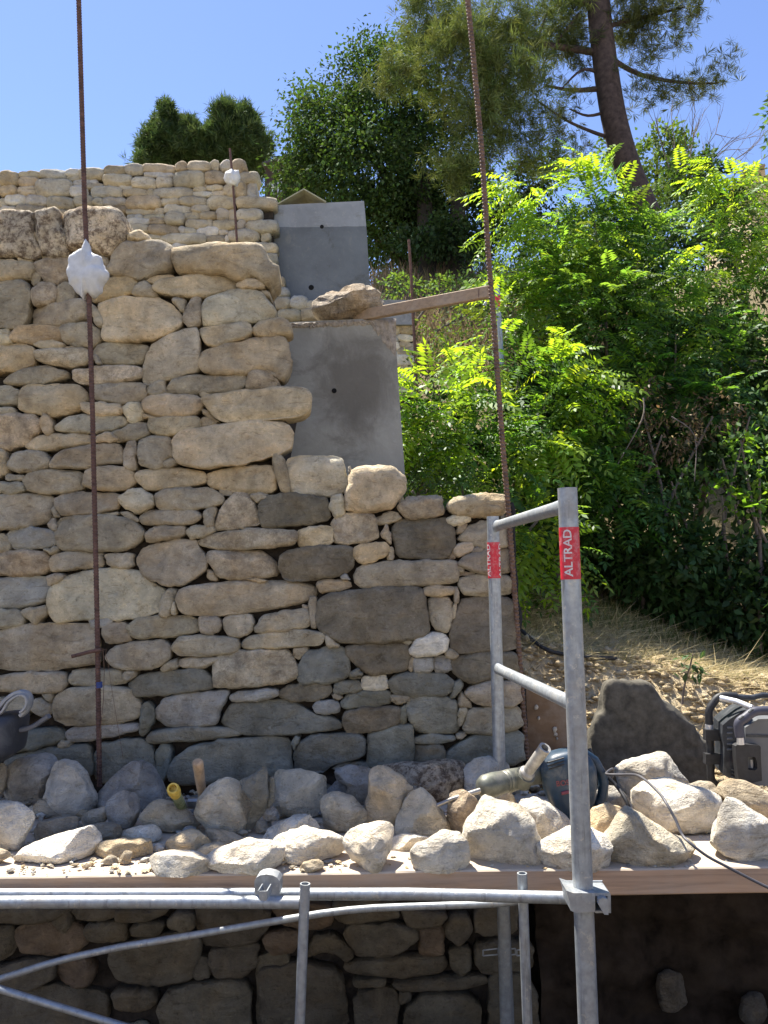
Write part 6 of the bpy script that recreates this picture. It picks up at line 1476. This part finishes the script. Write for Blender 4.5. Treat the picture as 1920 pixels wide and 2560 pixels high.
pine('large pine with a leaning reddish trunk and drooping needle masses, upper right', trunk,
     [(960, 60, 10.6, 90, 70, .6), (1080, 50, 10.6, 110, 60, .7), (860, 170, 10.4, 90, 40, .5), (1010, 170, 10.4, 110, 90, .8), (1110, 240, 10.4, 90, 80, .8), (1030, 300, 10.3, 80, 80, .6), (970, 370, 10.3, 40, 45, .4), (1160, 330, 10.4, 50, 60, .5),
      (1210, 60, 11.2, 60, 60, .6), (1120, 130, 10.6, 80, 60, .6), (900, 10, 10.8, 50, 40, .5)],
     .060, .15, .0085, (1.2, 1.35, 1.05), pr,
     [[(1300, 115, 11.0), (1200, 100, 11.0), (1100, 88, 10.8), (1000, 130, 10.6), .055], [(1312, 190, 11.0), (1240, 195, 11.0), (1180, 185, 10.8), .045], [(1310, 165, 11.0), (1260, 150, 11.0), (1215, 190, 10.9), .03], [(1320, 298, 11.0), (1280, 285, 11.0), (1220, 258, 10.8), (1150, 210, 10.6), .032],
      [(1316, 240, 11.0), (1270, 250, 11.0), (1230, 235, 10.9), .028], [(1310, 120, 11.0), (1380, 160, 11.0), (1470, 178, 10.9), (1550, 180, 10.8), .04], [(1300, 60, 11.0), (1380, 40, 11.0), (1480, 15, 10.8), .04], [(1295, 20, 11.0), (1200, -20, 10.9), (1100, -40, 10.6), .045], [(1250, 30, 11), (1190, 110, 10.9), (1150, 190, 10.8), .02], [(1180, 30, 10.9), (1150, 120, 10.8), (1120, 190, 10.7), .018]],
     tr=(.185, .15), upb=-.05)
pine('sparser right-hand side of a pine crown, needle sprays against blue sky', None,
     [(1480, 180, 10.9, 100, 45, .6), (1410, 110, 11.0, 60, 35, .5), (1530, 160, 10.8, 35, 50, .4), (1420, 20, 10.9, 120, 45, .6), (1500, 40, 10.9, 50, 30, .4), (1400, 210, 11.0, 55, 30, .4), (1250, 10, 11.2, 60, 40, .4), (1210, 250, 10.9, 40, 50, .4), (1340, -10, 11, 70, 40, .4)],
     .019, .17, .008, (.95, 1.0, .95), pr+Vector((0, .05, 0)), [[(1340, 100, 11), (1420, 130, 11), (1500, 200, 10.9), .022], [(1360, 60, 11), (1440, 30, 11), (1540, 10, 10.9), .022], [(1400, 140, 11), (1440, 90, 11), (1460, 60, 11), .015]], name='pine_crown') if False else None
sp = bpy.data.objects['pine_tree']
def extra_needles(parent, blobs, tufts, needle, nW, base, per=14):
    p, d = blob_pts(blobs, tufts, shell=.1, front=.4); n = len(p); nb2 = max(6, n//9); ci = rng.integers(0, n, nb2); pick = rng.integers(0, nb2, n)
    p = p[ci][pick]+rng.normal(0, .09, p.shape); td = unit(d*.6+rng.normal(0, .6, (n, 3))); Pn = np.repeat(p, per, 0); D = unit(np.repeat(td, per, 0)+rng.normal(0, .5, (n*per, 3)))
    leaves('needles', Pn, D, rng.normal(size=(n*per, 3)), rng.uniform(.7, 1.2, n*per)*needle, nW, np.repeat(var(n, base, .16, .06), per, 0), M_NEED, parent)
extra_needles(sp, [(1480, 185, 10.9, 90, 36, .5), (1410, 120, 11.0, 45, 30, .4), (1535, 150, 10.8, 30, 50, .4), (1430, 15, 10.9, 115, 40, .5), (1500, 45, 10.9, 45, 25, .4), (1400, 205, 11.0, 45, 25, .4), (1225, 20, 11.2, 70, 45, .4), (1215, 240, 10.9, 35, 40, .4), (1350, -10, 11, 60, 35, .4), (1370, 190, 11, 30, 45, .3), (1350, 60, 11.2, 40, 40, .4), (1400, 60, 11.1, 50, 40, .4), (1450, 75, 11, 50, 35, .4), (1240, 110, 11.2, 40, 50, .4), (1245, 330, 10.9, 30, 30, .3)], .055, .14, .0075, (.85, .9, .85))
pg = 'round pines beyond the terrace wall'
def tuftball(cx, cy, rx, ry, n_, Yb, sd):
    r_ = random.Random(sd); out = [(cx, cy+8, Yb, rx*.62, ry*.62, 1.0)]
    for _ in range(n_):
        a_ = r_.uniform(0, 6.283); q = r_.uniform(.55, 1.0); x, y = cx+math.cos(a_)*rx*q*.86, cy+math.sin(a_)*ry*q*.86
        w = r_.uniform(9, 17); out.append((x, y, Yb+r_.uniform(-.6, .6), w*r_.uniform(.7, 1.1), w*r_.uniform(.9, 1.7), .35))
    return out
pine('round dark pine on the left, beyond the terrace wall', None, tuftball(366, 318, 72, 88, 34, 24, 4)+[(340, 345, 24, 45, 35, .9), (395, 345, 24, 45, 35, .9)]+[(302, 349, 23, 12, 7, .3)], .62, .24, .022, (.62, .88, .80), P('X', 365, 420, 24), [[(365, 420, 24), (365, 350, 24), (365, 280, 24), .14]], per=10, group=pg)
pine('round dark pine on the right, taller, beyond the terrace wall', None, tuftball(508, 308, 80, 92, 40, 24, 9)+[(470, 345, 24, 45, 40, .9), (540, 345, 24, 45, 40, .9)], .62, .24, .022, (.62, .88, .80), P('X', 505, 420, 24), [[(505, 420, 24), (505, 350, 24), (500, 270, 24), .15]], per=10, group=pg)
shrub('oak_tree', 'bushy olive-green tree beyond the pine trunk', 'tree', [(1420, 340, 17, 70, 55, 1.0), (1440, 400, 17, 80, 60, 1.1), (1310, 330, 17, 25, 30, .5), (1400, 440, 16, 60, 40, .8)], .26, .11, .07, (1.7, 1.5, 1.2), M_LEAF, None, Vector(P('X', 1420, 480, 17)), nclump=16, stems=3, bark=M_BARKD, sr=.08)
shrub('oak_tree', 'clipped-looking very dark tree right of the pine trunk, partly sunlit on its left', 'tree', [(1480, 385, 14.5, 60, 55, .9), (1500, 430, 14.5, 70, 60, .9), (1540, 470, 14, 60, 50, .8)], .30, .09, .05, (.8, .85, .7), M_LEAF, None, Vector(P('X', 1490, 520, 14.5)), nclump=16, stems=3, bark=M_BARKD, sr=.08)
shrub('dense_shrub', 'dull olive shrubs crowding under the far cream house', 'shrub', [(1600, 400, 20, 45, 30, .8), (1640, 440, 19, 40, 40, .8), (1580, 440, 18, 50, 30, .6)], .2, .12, .07, (1.5, 1.3, 1.2), M_LEAF, None, Vector(P('X', 1610, 470, 20)), nclump=12)
shrub('leafy_tree', 'sunlit leafy branch end entering at the right edge against the sky', 'tree', [(1672, 250, 12, 20, 60, .4), (1690, 300, 12, 30, 40, .4), (1700, 200, 12, 30, 40, .5)], .16, .10, .05, (1.7, 1.7, 1.3), M_LEAF, None, Vector(P('X', 1760, 560, 12)), stems=3, sr=.05)
# bare sapling against the sky
sd_ = empty('bare_tree', P('X', 1470, 400, 15), 'bare leafless twigs fanning against the sky, right of the pine trunk', 'tree')
tw = MB()
def twig(p, d, L, r, k):
    q = [p]; 
    for i in range(4): d = (d+Vector((random.gauss(0, .09), random.gauss(0, .09), random.gauss(.02, .06)))).normalized(); q.append(q[-1]+d*L/4)
    tw.tube(q, [r*(1-.16*i) for i in range(5)], 5, cap=False)
    if k > 0:
        for j in range(3 if k > 1 else 4):
            i = random.randint(1, 4); twig(q[i], (d+Vector((random.gauss(0, .45), random.gauss(0, .4), random.gauss(0, .35)))).normalized(), L*.55, r*.5, k-1)
for x_, y_, dx, dz in ((1465, 385, .0, 1), (1475, 380, .18, 1), (1490, 385, .55, .9), (1500, 385, .9, .8), (1510, 385, 1.1, .5), (1480, 380, .4, 1), (1450, 385, -.12, 1), (1505, 380, .75, .9), (1515, 385, 1.0, .28)):
    twig(P('X', x_, y_, 15), Vector((dx, random.uniform(-.2, .2), dz)).normalized(), 1.15, .016, 2)
tw.build('twigs', M_TWIG, sd_)

# ------------------------------------------------------------ far houses
M_CREAM = mat_simple('cream_render', (.46, .36, .22), .9, 0, .12, 2)
M_DWOOD = mat_simple('dark_timber', (.045, .03, .024), .8, 0, .2, 6)
def hprism(t, pts, Y, dep, name, mat, parent): 
    f_ = [P(t, x, y, Y) for x, y in pts]; return MB().prism(f_, [p+Vector((dep*.1, dep, 0)) for p in f_]).build(name, mat, parent)
hs = empty('cream_house', P('X', 1650, 470, 30), 'corner of a cream house with a tiled roof edge at the far right', 'house')
hprism('X', [(1622, 362), (1652, 358), (1657, 420), (1670, 800), (1622, 800)], 30, 6, 'wall', M_CREAM, hs)
hprism('X', [(1614, 362), (1652, 353.5), (1654, 357.5), (1616, 366)], 29.7, 7, 'roof', mat_simple('tiles', (.30, .2, .15), .9, 0, .3, 3), hs)
hprism('X', [(1657, 386), (1860, 376), (1860, 800), (1657, 800)], 30.5, 5, 'wing', M_CREAM, hs)
hprism('X', [(1655, 378), (1870, 362), (1870, 375), (1655, 386)], 30.2, 6, 'wing_roof', bpy.data.materials['tiles'], hs)
hd_ = empty('timber_house', P('X', 600, 440, 19), 'dark timber-clad house with a low roof, between the round pines and the big tree', 'house')
hprism('X', [(572, 352), (612, 340), (660, 338), (660, 470), (572, 470)], 19, 4, 'wall', M_DWOOD, hd_)
hprism('X', [(566, 350), (613, 335), (664, 333), (664, 338), (613, 341), (566, 355)], 18.8, 4.6, 'roof', mat_simple('slate', (.06, .055, .055), .8), hd_)
w_ = MB()
for x_ in (589, 601, 607): w_.tube([P('X', x_, 393, 18.9), P('X', x_, 425, 18.9)], .02, 6)
w_.tube([P('X', 586, 405, 18.9), P('X', 612, 404, 18.9)], .012, 6); w_.build('railing', M_ALU, hd_)
hprism('X', [(588, 393), (592, 393), (592, 425), (588, 425)], 18.95, .05, 'window', mat_simple('glass_dark', (.12, .13, .15), .2), hd_)

# ------------------------------------------------------------ grass
def blades(name, region, n, L, Wd, cols, label, mat, lie=.5, ymin=3.7, ymax=7.5):
    pts = []
    (xa, xb) = region
    x = rng.uniform(xa, xb, n); y = ymin+(ymax-ymin)*rng.random(n)**1.2; z = H(x, y)
    zz = np.array([z[i]+ (.035 if y[i] < 6 else .12)*fb((x[i], y[i], 0), 1.6 if y[i] > 6 else 3.5, 4) for i in range(n)])
    P_ = np.column_stack([x, y, zz-.005]); D = unit(np.column_stack([rng.normal(0, 1, n), rng.normal(0, 1, n), rng.uniform(.02, 1.0, n)*lie*2])); 
    c = np.array(cols)[rng.integers(0, len(cols), n)]*(1+rng.normal(0, .15, (n, 1)))
    o = leaves(name, P_, D, rng.normal(size=(n, 3)), L*rng.uniform(.4, 1.3, n), Wd, c, mat, None, 'd', (float(x.mean()), float(y.mean()), float(zz.mean()))); tag(o, label, 'grass', None, 'stuff'); return o
M_GRASS = mat_leaf('grass_blade', (1, 1, 1), (1, 1, 1), .35, .03)
blades('dry_grass', (.62, 3.4), 26000, .075, .0035, [(.50, .41, .23), (.58, .49, .29), (.40, .34, .17), (.20, .21, .08), (.45, .38, .22)], 'dry straw and short grass covering the bank top', M_GRASS, .45, 4.15, 5.4)
blades('dry_grass', (.62, 3.4), 9000, .22, .003, [(.55, .46, .27), (.62, .53, .32), (.45, .38, .2)], 'long cut straw lying flat along the bank top', M_GRASS, .12, 4.1, 5.4)
blades('green_grass', (.62, 3.6), 16000, .10, .005, [(.12, .15, .045), (.18, .2, .07), (.36, .31, .15)], 'green grass tufts under the thicket edge', M_GRASS, 1.3, 4.9, 6.2)
blades('dry_grass', (-.4, 3.4), 16000, .30, .012, [(.34, .25, .14), (.28, .22, .11), (.16, .16, .06), (.36, .24, .17)], 'tall dry grass on the far slope under the trees', M_GRASS, 1.6, 8.5, 12.5)
blades('dry_grass', (.6, 3.2), 2600, .07, .003, [(.40, .33, .2), (.2, .17, .1)], 'straw and roots hanging down the cut bank', M_GRASS, .5, 3.66, 4.2)
# crumbs on the bank
gb = MB()
for i in range(3800):
    x = random.uniform(.64, 2.8); y = random.uniform(3.60, 4.35); s_ = random.choice((.004, .006, .008, .012, .018, .026)); z = hz(x, y)+.035*fb((x, y, 0), 3.5, 4)
    crumb(x, y, z-s_*.3, s_, (1, 1, 1, 1))
o = gb.build('earth_clods', M_GROUND, None, True, (1.5, 4, -.6)); tag(o, 'crumbly earth clods on the cut bank', 'earth', None, 'stuff')
# weed on the bank
wd = empty('weed', P('K', 1150, 600, 3.9), 'single dark leafy weed standing on the cut bank, left of the radio', 'plant')
stem('stem', [P('K', 1150, 620, 3.9), P('K', 1165, 500, 3.9), P('K', 1195, 400, 3.88), P('K', 1215, 320, 3.86)], .006, .003, M_TWIG, wd, 6)
n = 26; q = np.array([P('K', 1160+rng.uniform(-30, 110), rng.uniform(330, 470), 3.88) for _ in range(n)]); leaves('foliage', q, rng.normal(size=(n, 3)), np.tile([0, -.3, 1.], (n, 1))+rng.normal(0, .5, (n, 3)), .05, .025, var(n, (1, 1, 1)), M_LEAF, wd)
